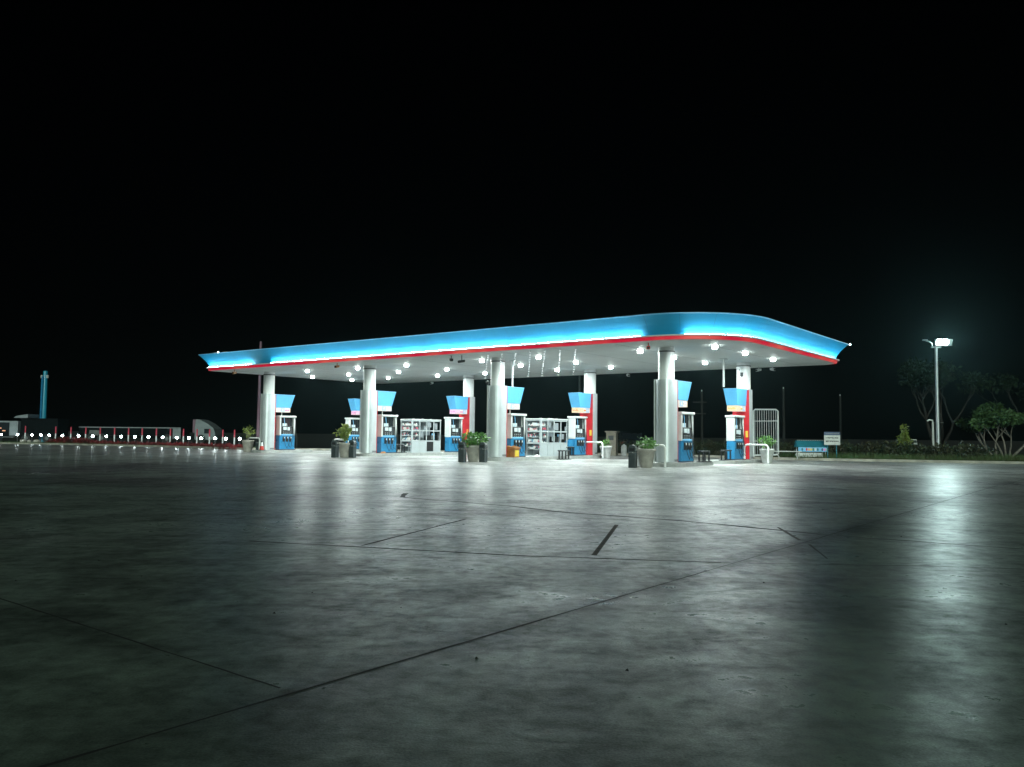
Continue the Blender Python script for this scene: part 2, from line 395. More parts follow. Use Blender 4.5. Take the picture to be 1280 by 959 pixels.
for iq in range(2, nq, 4):
    b = MB()
    ps = [(outline(a_-.004)[iq][0], outline(a_+.006)[iq][1] if False else outline(a_)[iq][1], z_) for a_, z_ in prof]
    A1, A2 = outline(0)[iq], outline(0)[(iq+1) % nq]; dx, dy = A2[0]-A1[0], A2[1]-A1[1]; dl_ = math.hypot(dx, dy); dx, dy = dx/dl_*.008, dy/dl_*.008
    nx_, ny_ = dy/.008*.004, -dx/.008*.004
    V_ = []
    for x_, y_, z_ in ps: V_ += [(x_-dx+nx_, y_-dy+ny_, z_-.002), (x_+dx+nx_, y_+dy+ny_, z_-.002)]
    b.add(V_, [(2*q, 2*q+1, 2*q+3, 2*q+2) for q in range(len(ps)-1)])
    b.build('fascia_seam', 'pblue', can)
b = MB(); band(b, .50, .90, .53, .915); band(b, .53, .915, .53, .945); band(b, .53, .945, .40, .945); b.build('top_trim', 'lblue', can)
b = MB(); o_ = outline(.40); n = len(o_); b.add([(x, y, .85) for x, y in o_], [tuple(range(n))]); b.build('roof', 'galvd', can)
# light tubes standing on the ledge, one dead near the left end and one at the rounded corner
pts = outline(.165); pl = [Vector((x, y, 0)) for x, y in pts]; pl.append(pl[0])
cum = [0]
for a, c in zip(pl[:-1], pl[1:]): cum.append(cum[-1]+(c-a).length)
def at_len(l):
    for i in range(len(cum)-1):
        if cum[i+1] >= l: return pl[i].lerp(pl[i+1], (l-cum[i])/max(1e-6, cum[i+1]-cum[i]))
    return pl[-1]
L_ = cum[-1]; nT = 56; seg = L_/nT
mids = [at_len((i+.5)*seg) for i in range(nT)]
dead = [min(range(nT), key=lambda i: (mids[i]-Vector((sx_, -2.5, 0))).length) for sx_ in (-23.7, 1.35)]
for i in range(nT):
    q = [at_len((i+f)*seg) for f in (.03, .27, .5, .73, .97)]; mid = q[2]
    if i in dead: continue
    MB().tube([(p.x, p.y, .178) for p in q], .014, 6).build('light_tube', 'tube', can)
    e = at_len(i*seg); MB().box(e.x-.025, e.x+.025, e.y-.025, e.y+.025, .152, .20).build('tube_holder', 'dark', can)
for (s0, t0) in ((4.02, 11.55), (-26.9, -2.98)):
    MB().sphere((s0, t0, .97), .045).build('tip_lamp', 'tip', can)
for s0 in (-27.2, -26.3):
    MB().box(s0-.18, s0+.18, -2.97, -2.87, .946, .965).build('rim_clip', 'white', can)

# pillars
def pill(hw, t0, t1, flat_at_end, n=14):
    """plan of the cladding: round nose at t0, flat face at t1 (or mirrored)"""
    P = []
    cy = t0+hw
    for i in range(n+1):
        a = math.pi+math.pi*i/n; P.append((hw*math.cos(a), cy+hw*math.sin(a)))
    P += [(hw, t1), (-hw, t1)]
    return P
def make_pillar(front):
    r = thing('canopy_pillar', '', 'pillar', W(0, 0, .15), TH, 'pillars holding up the canopy')
    MB().cyl((0, 0, 3.25), (0, 0, ZC-.15-.16), .325, n=32).build('shaft', 'column', r)
    MB().cyl((0, 0, ZC-.15-.20), (0, 0, ZC-.15-.155), .345, n=32).build('collar_ring', 'dark', r)
    MB().cyl((0, 0, ZC-.15-.155), (0, 0, ZC-.153), .325, n=32).build('column_head', 'column', r)
    sg = 1 if front else -1
    fl = .20 if front else .34
    P = [(x, y*sg) for x, y in pill(.40, -.42, fl, True)]
    if not front: P = list(reversed(P))
    MB().prism(P, .02, 3.33).build('cladding', 'silver', r, bevel=.01)
    MB().box(-.405, .405, *(sorted(((fl+.002)*sg, (fl+.035)*sg))), .02, 3.30).build('face_panel', 'red', r)
    MB().box(-.43, -.395, -.25, .25, .03, 3.35).build('edge_strip', 'white', r)
    v_ = MB()
    for z0 in (.06, .09, .12): v_.box(.402, .408, -.1, .2, z0, z0+.015)
    v_.build('vent', 'dark', r)
    return r
pf = make_pillar(True); pb = make_pillar(False)
where = ['near the cone', 'left of the first glass booth', 'with the brown box at its foot', 'nearest the viewer']
for k in range(4):
    for proto, t0, row in ((pf, 0, 'front'), (pb, BK, 'back')):
        o = proto if k == 3 else copy_tree(proto)
        o.location = W(SX[k], t0, .15)
        if row == 'front':
            o['label'] = ['round white canopy pillar with a red cone at its foot', 'round white canopy pillar behind the bushy planter, second of the front row',
                          'round white canopy pillar with the brown box behind it, third of the front row', 'biggest round white canopy pillar, rightmost of the front row'][k]
        else:
            o['label'] = ['back row canopy pillar mostly hidden behind the second front pillar', 'back row canopy pillar with red panel beside the first glass booth and its pump',
                          'back row canopy pillar with red panel left of the white planter and kiosk', 'rightmost back row canopy pillar with red panel before the barred gate'][k]

# islands
def slab(L0, L1, hw=.72):
    P = []
    for i in range(13):
        a = math.pi+math.pi*i/12; P.append((hw*math.cos(a), L0+hw*.75+hw*.75*math.sin(a)))
    for i in range(7):
        a = math.pi*i/6; P.append((hw*math.cos(a), L1-hw*.35+hw*.35*math.sin(a)))
    return MB().prism(P, 0, .15)
def isl(k, a, b_, label):
    o = slab(a, b_).build('pump_island', 'kerb', loc=W(SX[k], 0, 0), rz=TH, bevel=.02); tag(o, label, 'kerb island', 'raised concrete pump islands')
isl(0, -.95, 3.0, 'raised concrete island under the leftmost front pump'); isl(0, 5.0, 9.1, 'raised concrete island behind, under the leftmost back pump')
isl(1, -.95, 9.1, 'long raised concrete island carrying the first glass booth'); isl(2, -.95, 9.1, 'long raised concrete island carrying the second glass booth')
isl(3, -.95, 3.2, 'raised concrete island under the nearest pump'); isl(3, 4.65, 9.1, 'raised concrete island under the rightmost back pump')

# pump signs
def make_sign(front, endmat, kind):
    sg = 1 if front else -1
    r = thing('pump_sign', '', 'sign', W(0, 0, 2.42), TH, 'blue signs above the pumps')
    y0, yb, yt = (.24 if front else .38), 1.42, 1.66     # from the pillar face outwards: bottom end, top end
    x0, x1 = .27, .325
    def Y(y): return y*sg
    lo = [(-x0, Y(y0), .27), (x0, Y(y0), .27), (x0, Y(yb), .27), (-x0, Y(yb), .27)]
    hi = [(-x1, Y(y0), 1.03), (x1, Y(y0), 1.03), (x1, Y(yt), 1.03), (-x1, Y(yt), 1.03)]
    if not front: lo = lo[::-1]; hi = hi[::-1]
    MB().hexa(lo, hi).build('panel', 'sblue', r, bevel=.012)
    e = MB()
    e.box(-x1-.01, x1+.01, *sorted((Y(y0), Y(yt+.015))), 1.032, 1.055); e.build('rim', 'lblue', r)
    ys, ye = y0, yb-.06
    MB().box(-x0+.03, x0-.03, *sorted((Y(ys), Y(ye))), .0, .265).build('light_box', 'signlamp', r)
    MB().box(-x0+.02, x0-.02, *sorted((Y(ye+.002), Y(ye+.045))), .0, .265).build('end_cap', endmat, r)
    w = ye-ys
    for sx in (1, -1):
        xa, xb = sorted((sx*(x0-.028), sx*(x0-.012)))
        if front: c0, c1 = ys+w*.42, ys+w*.66
        else: c0, c1 = ys+w*.1, ys+w*.38
        MB().box(xa, xb, *sorted((Y(c0), Y(c1))), .02, .245).build('logo_panel', 'signlampc', r)
        xa2, xb2 = sorted((sx*(x0-.012), sx*(x0-.006)))
        cm = (c0+c1)/2
        MB().add([(sx*(x0-.006), Y(cm+.06*math.cos(a)), .13+.07*math.sin(a)) for a in [q*math.pi/3 for q in range(6)]], [tuple(range(6)) if sx*sg > 0 else tuple(reversed(range(6)))]).build('emblem', 'signlamp', r)
        l = MB(); rr = random.Random(5+len(kind))
        a0, a1 = (ys+w*.70, ye-.05) if front else (ys+w*.42, ye-.35)
        y = a0
        while y < a1:
            ww = rr.uniform(.02, .05); h_ = rr.uniform(.04, .09); l.box(xa, xb, *sorted((Y(y), Y(y+ww))), .09, .09+h_); y += ww+.02
        l.build('lettering', kind, r)
        if not front:
            MB().box(xa, xb, *sorted((Y(ye-.32), Y(ye-.02))), .02, .245).build('price_panel', endmat, r)
    if not front:
        l = MB(); x = -x0+.08
        while x < x0-.1: ww = rr.uniform(.02, .05); l.box(x, x+ww, *sorted((Y(ye+.046), Y(ye+.05))), .09, .09+rr.uniform(.04, .09)); x += ww+.02
        l.build('lettering', kind, r)
    if front: MB().box(-.02, .02, Y(.95), Y(.99), -.27, -.001).build('hanger', 'white', r)
    return r
for k in range(4):
    s = make_sign(True, 'signlampy' if k in (0, 3) else 'signlamp', 'signlamp' if k else 'pink'); s.location = W(SX[k], 0, 2.42)
    s['label'] = ['blue pump sign with lit strip beside the leftmost front pillar', 'blue pump sign with lit strip right of the second front pillar',
                  'blue pump sign with a thin white pole above it, right of third front pillar', 'blue pump sign with lit strip right of the nearest pillar'][k]
    s = make_sign(False, ['signlampp', 'signlampp', 'signlampy', 'signlampy'][k], ['pink', 'pink', 'orange', 'yellow'][k]); s.location = W(SX[k], BK, 2.42)
    s['label'] = ['blue pump sign with pink lit strip left of the second front pillar', 'blue pump sign with pink lit strip above the pump beside the first glass booth',
                  'blue pump sign with orange lit strip joined to red back pillar panel', 'blue pump sign with yellow price patch, rightmost of the back row'][k]
def hang_pole(k, t0, label):
    r = thing('hanging_pole', label, 'pole', W(SX[k]+.0, t0, 3.50), TH, 'white poles above signs')
    MB().cyl((0, 0, 0), (0, 0, ZC-3.51), .045, n=10).build('rod', 'white', r)
    MB().box(-.18, .18, -.05, .05, ZC-3.56, ZC-3.505).build('bracket', 'white', r)
hang_pole(2, 1.15, 'thin white pole rising from the sign right of third front pillar')
hang_pole(3, 5.75, 'white pole with a T bracket rising from the rightmost back sign')

# fuel pumps
def make_pump():
    r = thing('fuel_pump', '', 'fuel pump', W(0, 0, .15), TH, 'fuel pumps on the islands')
    hx, hy = .20, .56
    MB().box(-hx+.01, hx-.01, -hy+.01, hy-.01, 0, .88).build('lower_cabinet', 'pblue', r, bevel=.015)
    MB().box(-hx-.004, hx+.004, -hy-.004, hy+.004, .0, .05).build('plinth', 'dark', r)
    for sy in (-1, 1):
        a, c = sorted((sy*(hy-.10), sy*hy)); MB().box(-hx, hx, a, c, .884, 1.955).build('end_post', 'enamel', r, bevel=.01)
    MB().box(-hx-.05, hx+.05, -hy-.05, hy+.05, 1.96, 2.06).build('top_cap', 'white', r, bevel=.02)
    MB().box(-hx+.03, hx-.03, -hy+.102, hy-.102, .884, 1.42).build('head', 'black', r, bevel=.01)
    gl = MB().box(-.02, .02, -hy+.102, hy-.102, 1.43, 1.95); gl.build('back_screen', 'glass', r)
    for sx in (-1, 1):
        def bx(y0, y1, z0, z1, d0, d1): a, c = sorted((sx*d0, sx*d1)); return MB().box(a, c, y0, y1, z0, z1)
        MB().box(*sorted((sx*.08, sx*.13)), -.30, .02, 1.43, 1.60).build('notice', 'lcd', r)
        bx(-.30, -.06, 1.20, 1.38, hx-.028, hx+.004).build('display', 'lcd', r, bevel=.006)
        bx(0.0, .17, 1.18, 1.38, hx-.028, hx+.004).build('display', 'lcd', r, bevel=.006)
        kb = MB()
        for i in range(4):
            for q in range(2): kb.add(*(lambda m_: (m_.v, m_.f))(bx(-.28+i*.15, -.22+i*.15, .98+q*.09, 1.0+q*.09, hx-.028, hx-.012)))
        kb.build('keypad', 'white', r)
        bx(.22, .33, 1.0, 1.35, hx-.028, hx-.01).build('card_slot', 'dark', r)
        bx(-hy+.11, hy-.11, .885, .95, hx-.028, hx+.01).build('sill', 'lblue', r)
        for i, yc in enumerate((-.26, -.02, .22)):
            bo = bx(yc-.085, yc+.085, .50, .82, hx-.008, hx+.006).build('nozzle_boot', 'black', r, bevel=.01)
            nz = MB(); X0 = sx*(hx+.045)
            nz.tube([(X0, yc-.03, .80), (X0, yc, .74), (X0+sx*.02, yc+.03, .64), (X0, yc+.02, .56)], [.022, .028, .026, .018], 8)
            nz.tube([(X0, yc-.05, .78), (X0+sx*.03, yc-.06, .68), (X0, yc, .62)], .009, 6)
            nzo = nz.build('nozzle', 'dark', r)
            MB().box(*sorted((X0+sx*.028, X0+sx*.034)), yc-.035, yc+.02, .70, .79).build('nozzle_guard', 'white', nzo)
            hs = MB(); yy = .30+.06*i
            hs.tube([(X0, yc+.02, .57), (X0+sx*.06, yc+.05, .30), (X0+sx*.10, yc+.14, .12+.04*i), (X0+sx*.08, yc+.22, .20), (sx*(hx+.02), yy+.1, .9), (sx*(hx-.06), yy+.06, 1.93)], .011, 6)
            hs.build('hose', 'rubber', r)
        for i in range(3):
            hs = MB(); y0_ = -.22+i*.17; q0 = R.uniform(-.03, .03)
            hs.tube([(sx*.14, y0_, 1.95), (sx*.16, y0_+.03+q0, 1.78), (sx*.13, y0_+.06, 1.62), (sx*.16, y0_+.02+q0, 1.44)], .016, 6); hs.build('upper_hose', 'rubber' if i else 'lblue', r)
    hs = MB(); hs.tube([(.12, hy+.05, 1.8), (.13, hy+.1, 1.3), (.14, hy+.16, .7), (.12, hy+.22, .3), (.14, hy+.12, .06), (.16, hy-.05, .03), (.3, hy-.02, .02)], .015, 6); hs.build('hose', 'rubber', r)
    return r
pump = make_pump(); first = True
for k in range(4):
    for t0, row in ((1.13, 0), (6.58, 1)):
        o = pump if first else copy_tree(pump); first = False
        o.location = W(SX[k]+.19, t0, .15)
        if row: o.rotation_euler[2] = TH
        o['label'] = [['blue and white fuel pump right of the leftmost front pillar', 'fuel pump half hidden behind the bushy planter and second front pillar'],
                      ['blue fuel pump between second front pillar and first glass booth', 'fuel pump between first glass booth and red pillar panel'],
                      ['blue fuel pump behind the brown box and beside second glass booth', 'fuel pump between second glass booth and red pillar panel'],
                      ['blue fuel pump just right of the nearest pillar', 'rightmost fuel pump, before the red panel near the barred gate']][k][row]
for k in range(1, 4):          # yellow notice boxes on the red back panels
    o = MB().box(-.06, .06, -.04, 0, 0, .30).build('notice_box', 'orange' if k == 1 else 'yellow', loc=W(SX[k]+.30, BK-.38, 1.2), rz=TH, bevel=.01)
    tag(o, ['', 'small orange box on the red panel beside the first booth pump', 'small yellow box on the red panel left of the kiosk', 'small yellow box on the rightmost red panel'][k], 'box', 'small boxes on the red panels')

# glass booths
def make_booth(kind):
    r = thing('glass_booth', '', 'booth', W(0, 0, .15), TH, 'white glazed booths between pumps')
    x0, x1, y0, y1, H = -.48, .42, 0, 2.36, 1.88
    fr = MB(); pt = .045
    def post(x, y, w=pt): fr.box(x-w/2, x+w/2, y-w/2, y+w/2, 0, H-.06)
    for x in (x0+pt/2, x1-pt/2):
        for y in (y0+pt/2, .62, 1.18, 1.78, y1-pt/2): post(x, y)
    post(x1-.03, y0+.03, .09)
    post(x0+pt/2, 1.18)
    for z in (0, .62, 1.20, H-.13):
        hgt = .06
        for x in (x0, x1-pt):
            fr.box(x+.002, x+pt-.002, y0+pt, y1-pt, z, z+hgt)
        for y in (y0, y1-pt):
            fr.box(x0+pt, x1-pt, y+.002, y+pt-.002, z, z+hgt)
    fr.build('frame', 'alu', r, bevel=.004)
    MB().box(x0-.02, x1+.02, y0-.02, y1+.02, H-.058, H).build('roof', 'white', r, bevel=.01)
    MB().box(x0+.06, x1-.06, y0+.06, y1-.06, .0, .03).build('floor_plate', 'steel', r)
    MB().box(x0+.01, x0+.02, y0+pt, y1-pt, .06, H-.07).build('rear_wall', 'truckw', r)
    # solid white lower panels along the side, goods shelves at the near end
    for i, (a, c) in enumerate(((.065, .59), (.65, 1.15), (1.21, 1.75), (1.81, 2.31))):
        mt = 'black' if (kind == 0 and i == 2) else 'alu'
        p_ = MB().box(x1-.03, x1-.015, a, c, .065, .615).build('side_panel', mt, r)
        if i == 0: continue
        hv = MB().box(x1-.028, x1-.018, a+.05, a+.05+(.2, .3, .22)[i-1], (1.30, .85, 1.42)[(i+kind) % 3], (1.66, 1.12, 1.70)[(i+kind) % 3]).build('notice_panel', 'truckw', r)
        MB().box(x1-.028, x1-.018, c-.16, c-.05, (.72, 1.28, .75)[(i+kind) % 3], (1.1, 1.5, .98)[(i+kind) % 3]).build('notice_panel', 'galvd' if i == 2 else 'truckw', r)
    for z in (.35, .68, .95, 1.25, 1.5):
        sh = MB().box(x0+.03, x1-.05, y0+.06, .58, z, z+.018).build('shelf', 'white', r)
        gd = MB(); y = x0+.06
        while y < x1-.14:
            w_ = R.uniform(.04, .09); h_ = R.uniform(.08, .19)
            for yy in (y0+.08, y0+.28): gd.box(y, y+w_, yy, yy+R.uniform(.06, .12), z+.02, z+.02+h_)
            y += w_+.015
        yy = y0+.42
        gd.box(x1-.16, x1-.07, yy, yy+.12, z+.02, z+.17); gd.build('goods', 'goods', sh)
    MB().box(x0+.10, x1-.10, 1.3, 2.25, .62, .68).build('counter', 'white', r)
    ch = MB(); ch.box(-.1, .25, 1.5, 1.9, .69, .98); ch.build('till', 'black', r, bevel=.02)
    MB().cyl((.1, 2.05, .69), (.1, 2.05, 1.1), .09, n=10).build('bottle', 'lblue', r)
    MB().box(x1-.02, x1+.002, 2.05, 2.2, .75, 1.15).build('phone', 'black', r)
    for y in (.5, 1.2, 1.9):
        MB().box(.0, .1, y-.04, y+.04, H+.001, H+.05).build('roof_bolt', 'steel', r)
    return r
o = make_booth(0); o.location = W(SX[1], 2.85, .15); o['label'] = 'white glazed booth with dark lower door on the second island'
o = make_booth(1); o.location = W(SX[2], 2.93, .15); o['label'] = 'white glazed booth with all white lower panels on the third island'

# ------------------------------------------------------------------ lamps under the canopy
def make_down():
    r = thing('ceiling_light', '', 'ceiling light', W(0, 0, ZC-.002), TH, 'round lights under the canopy')
    MB().lathe([(.19, 0), (.185, -.012), (.15, -.014), (.145, -.0)][::-1], n=24).build('housing', 'galvd', r)
    MB().lathe([(.098, -.112), (.112, -.098), (.115, -.05), (.11, -.016)], n=18).build('glare_side', 'lens_side', r)  # glowing side added so each flush light shows as a glare blob
    MB().add([(.096*math.cos(q*.3927), .096*math.sin(q*.3927), -.1125) for q in range(16)], [tuple(reversed(range(16)))]).build('lens', 'lens', r)
    return r
dl = make_down(); first = True
SL = [-26.6, -22.85, -18.6, -14.9, -9.85, -6.5, -1.3, 2.0]
for jt, t0 in enumerate((.2, 3.3, 6.6)):
    for i, s0 in enumerate(SL):
        o = dl if first else copy_tree(dl); first = False
        o.location = W(s0, t0+(0 if i else .3), ZC-.002)
        o['label'] = '%s round ceiling light from the left in the %s row under the canopy' % (ORD[i], ['front', 'middle', 'back'][jt])

# security cameras and floodlights below the soffit
def cam(s0, t0, label, mat, az, drop=.12):
    r = thing('security_camera', label, 'camera', W(s0, t0, ZC-.004), TH+az, 'small devices under the canopy')
    MB().cyl((0, 0, 0), (0, 0, -drop), .02, n=8).build('mount', mat, r)
    MB().hexa([(-.07, -.16, -drop-.15), (.07, -.16, -drop-.15), (.06, .14, -drop-.09), (-.06, .14, -drop-.09)],
              [(-.07, -.16, -drop-.02), (.07, -.16, -drop-.02), (.06, .14, -drop+.02), (-.06, .14, -drop+.02)]).build('body', mat, r, bevel=.015)
    MB().cyl((0, -.165, -drop-.085), (0, -.185, -drop-.087), .05, n=12).build('lens_glass', 'black', r)
cam(-26.4, -2.2, 'small brown device under the canopy at its far left end', 'brown', .4)
cam(-17.6, -2.1, 'small brown hook shaped device under canopy left of second pillar', 'brown', .3)
cam(-9.9, -1.95, 'left one of two black devices under the canopy edge left of third pillar', 'black', .9)
cam(-9.3, -1.9, 'right one of two black devices under the canopy edge left of third pillar', 'black', -.4, .22)
cam(.2, -1.9, 'small red device hanging under the canopy edge left of nearest pillar', 'conered', .5)
cam(-22.6, 10.4, 'white loudspeaker hanging at rear edge above second front pump sign', 'white', .3)
cam(-7.7, 10.5, 'pale loudspeaker hanging at rear canopy edge right of third back pillar', 'white', .8)
cam(-.15, 10.5, 'left pale loudspeaker at rear canopy edge right of rightmost back pillar', 'white', -.3)
cam(.55, 10.5, 'right pale loudspeaker at rear canopy edge, near the canopy right end', 'white', 1.0)
r = thing('pillar_camera', 'small black camera on the third front pillar near its top', 'camera', W(SX[2]-.45, -.05, 3.60), TH)
MB().box(-.05, .08, -.02, .02, .0, .05).build('arm', 'dark', r); MB().sphere((-.08, -.03, .04), .09).build('dome', 'black', r)
r = thing('wall_phone', 'small black handset box on the rightmost back pillar', 'phone', W(.05, BK-.34, 4.0), TH)
MB().box(-.07, .07, -.05, .0, .1, .3).build('box', 'dark', r, bevel=.01); MB().tube([(0, -.03, .1), (.03, -.05, 0), (0, -.03, -.15)], .012).build('cord', 'rubber', r)
r = thing('junction_box', 'white junction box at the top of the rightmost back pillar', 'box', W(-.05, BK-.36, 4.45), TH)
MB().box(-.13, .13, -.08, .02, 0, .14).build('housing', 'white', r, bevel=.01); MB().cyl((0, -.03, -.06), (0, -.03, -.001), .02, n=8).build('gland', 'dark', r)

# hanging strings of small lights
for i in range(7):
    s0 = -7.67+.77*i; r = thing('light_string', '%s hanging string of small white lights from the left under the canopy edge' % ORD[i], 'string lights', W(s0, -2.0, ZC-.002), TH, 'hanging strings of small lights')
    pts = []; x = 0; n = 22
    for q in range(n+1): x += R.uniform(-.006, .003); pts.append((x-.0045*q*(.6 if i % 2 else 1), 0, -.05*q))
    MB().tube(pts, .004, 5).build('cable', 'dark', r)
    bb = MB()
    for q in range(1, n+1):
        if q % 2 == 0 or R.random() < .12: p = pts[q]; bb.sphere((p[0]+R.uniform(-.012, .012), p[1], p[2]), .0095, 6, 4)
    bb.build('bulbs', 'fairy', r)

# ------------------------------------------------------------------ planters, bins, hoops, stands
def leaf_cloud(name, mat, parent, centers, n, size, seed=1, droop=.3, shape=.45):
    rg = np.random.default_rng(seed)
    cs = np.array([c[:3] for c in centers]); rs = np.array([c[3] for c in centers]); sq = np.array([c[4] if len(c) > 4 else 1 for c in centers])
    w = rs**2; idx = rg.choice(len(cs), n, p=w/w.sum())
    d = rg.normal(size=(n, 3)); d /= np.linalg.norm(d, axis=1)[:, None]
    rad = rs[idx]*(.45+.6*rg.random(n)); P = cs[idx]+d*rad[:, None]*np.stack([np.ones(n), np.ones(n), sq[idx]], 1)
    a = rg.normal(size=(n, 3))+d*.9; a[:, 2] -= droop; a /= np.linalg.norm(a, axis=1)[:, None]
    b_ = np.cross(a, rg.normal(size=(n, 3))); b_ /= np.linalg.norm(b_, axis=1)[:, None]
    L = size*(.6+.8*rg.random(n))[:, None]; Wd = L*shape
    nrm = np.cross(a, b_)*L*.12
    V = np.empty((n, 4, 3)); V[:, 0] = P; V[:, 1] = P+a*L*.55+b_*Wd*.5+nrm; V[:, 2] = P+a*L; V[:, 3] = P+a*L*.55-b_*Wd*.5+nrm
    me = bpy.data.meshes.new(name); me.vertices.add(n*4); me.vertices.foreach_set('co', V.reshape(-1))
    me.loops.add(n*4); me.loops.foreach_set('vertex_index', np.arange(n*4)); me.polygons.add(n)
    me.polygons.foreach_set('loop_start', np.arange(n)*4); me.polygons.foreach_set('loop_total', np.full(n, 4)); me.update(calc_edges=True)
    me.materials.append(M[mat]); o = bpy.data.objects.new(name, me); col.objects.link(o)
    if parent: o.parent = parent
    return o
def planter(x, y, label, white=False, h=.72, plant='leaf', ph=.5, n=150, spread=.35, size=.12, seed=1, z0=0):
    r = thing('potted_plant', label, 'potted plant', (x, y, z0), 0, 'planters at the island ends')
    k = h/.72
    MB().lathe([(.21*k, 0), (.235*k, .05*k), (.335*k, .62*k), (.365*k, .64*k), (.365*k, .72*k), (.31*k, .72*k), (.30*k, .62*k), (.0001, .60*k)], n=28).build('pot', 'potw' if white else 'pot', r)
    MB().cyl((0, 0, .60*k), (0, 0, .665*k), .30*k, n=20).build('soil', 'soil', r)
    rr = random.Random(seed); st = MB(); cen = []
    for i in range(7):
        a = rr.uniform(0, 6.28); d = rr.uniform(.1, 1)*spread; hh = ph*rr.uniform(.55, 1)
        tip = (d*math.cos(a), d*math.sin(a), h+hh); st.tube([(0.05*math.cos(a), .05*math.sin(a), .62*k), (tip[0]*.5, tip[1]*.5, h+hh*.5), tip], [.014, .01, .006], 5)
        cen.append((*tip, .14+.1*spread)); cen.append((tip[0]*.6, tip[1]*.6, h+hh*.55, .12))
    st.build('stem', 'bark', r); leaf_cloud('foliage', plant, r, cen, n, size, seed)
    return r
planter(5.17, 31.75, 'taupe planter with leafy green plant left of the nearest pillar', ph=.30, n=200, size=.13, seed=3, spread=.32)
planter(-1.66, 36.55, 'taupe planter with drooping green plant left of third front pillar', ph=.34, n=330, spread=.5, size=.2, seed=5, plant='leaf')
planter(-8.25, 41.1, 'taupe planter with big yellow green bush before the second front pillar', ph=.75, n=380, plant='leafy', spread=.42, size=.18, seed=6)
planter(-15.76, 49.6, 'taupe planter with a thin upright shrub at the far left island', ph=.85, n=140, plant='leafy', spread=.38, size=.13, seed=8)
planter(*W(-8.71+1.15, 7.9)[:2], 'white planter with small green plant beside the kiosk', True, .66, ph=.22, n=130, size=.12, seed=9, spread=.25)
planter(*W(1.25, 7.75)[:2], 'white planter with leafy green shrub before the barred gate', True, .68, ph=.5, n=260, size=.13, seed=12, spread=.38)
def make_bin():
    r = thing('litter_bin', '', 'bin', (0, 0, 0), -.35, 'dark litter bins')
    MB().box(-.142, .142, -.142, .142, 0, .56).build('body', 'greyp', r, bevel=.02)
    MB().box(-.15, .15, -.15, .15, .561, .585).build('rim', 'steel', r)
    hd = MB(); P = [(-.147, .0), (.147, .0), (.147, .17), (.085, .27), (-.085, .27), (-.147, .17)]
    v = [(x, -.142, z+.588) for x, z in P]+[(x, .142, z+.588) for x, z in P]; n = 6
    hd.add(v, [tuple(range(n)), tuple(reversed(range(n, 2*n)))]+[(i, n+i, n+(i+1) % n, (i+1) % n) for i in range(n)]); hd.build('lid', 'greyp', r, bevel=.015)
    MB().box(-.10, .10, -.149, -.141, .64, .74).build('opening', 'black', r)
    MB().box(.145, .152, -.09, .09, .66, .76).build('flap', 'steel', r)
    MB().box(-.12, .12, -.06, .06, .859, .868).build('ash_tray', 'steel', r)
    return r
bn = make_bin()
bins = [(4.62, 31.5, 'dark litter bin standing left of the nearest taupe planter'), (-2.12, 35.95, 'dark litter bin left of the third pillar planter'),
        (-1.22, 36.2, 'dark litter bin between taupe planter and third front pillar'), (-8.66, 40.75, 'dark litter bin left of the bushy planter'),
        (-7.85, 41.0, 'dark litter bin between bushy planter and second front pillar'), (-15.14, 49.75, 'dark litter bin beside the cone at the far left island')]
for i, (x, y, lb) in enumerate(bins):
    o = bn if i == 0 else copy_tree(bn); o.location = (x, y, 0); o['label'] = lb; o.rotation_euler[2] = -.35+R.uniform(-.1, .1)
def make_hoop():
    r = thing('hoop_barrier', '', 'hoop barrier', (0, 0, 0), TH, 'white hoop barriers at the island ends')
    w, h, c = .56, .86, .14; pts = [(-w, 0, 0), (-w, 0, h-c)]
    for i in range(1, 6): a = math.pi/2*i/5; pts.append((-w+c-c*math.cos(a), 0, h-c+c*math.sin(a)))
    for i in range(0, 6): a = math.pi/2*(1-i/5); pts.append((w-c+c*math.cos(a), 0, h-c+c*math.sin(a)))
    pts.append((w, 0, 0)); MB().tube(pts, .042, 10).build('rail', 'hoopw', r)
    for sx in (-1, 1): MB().cyl((sx*w, 0, .0), (sx*w, 0, .02), .08, n=14).build('foot_plate', 'galv', r)
    return r
hp = make_hoop()
hoops = [(*W(.12, -1.45)[:2], 'white hoop barrier before the nearest pillar'), (*W(-9.02, -1.6)[:2], 'white hoop barrier behind the bins at the third front pillar'),
         (*W(-17.75, -1.6)[:2], 'white hoop barrier beside the bushy planter'), (*W(-26.9, -.4)[:2], 'white hoop barrier between far left bin and cone'),
         (*W(.95, 7.2)[:2], 'white hoop barrier before the rightmost white planter'), (*W(-8.71+.75, 7.3)[:2], 'white hoop barrier before the white planter by the kiosk')]
for i, (x, y, lb) in enumerate(hoops):
    o = hp if i == 0 else copy_tree(hp); o.location = (x, y, 0); o['label'] = lb
def make_stand():
    r = thing('service_stand', '', 'stand', (0, 0, 0), TH, 'low black stands by the pumps')
    w, h = .34, .46
    MB().box(-.12, .12, -w-.06, w+.06, h-.05, h).build('tray', 'black', r, bevel=.01)
    MB().box(-.10, .10, -w, w, h+.002, h+.015).build('tray_liner', 'galv', r)
    for sx in (-1, 1):
        for sy in (-1, 1): MB().box(sx*.09-.025, sx*.09+.025, sy*(w-.05)-.03, sy*(w-.05)+.03, 0, h-.052).build('leg', 'black', r)
    MB().box(-.14, .14, -w-.12, w+.12, 0, .03).build('base', 'black', r)
    return r
sd = make_stand()
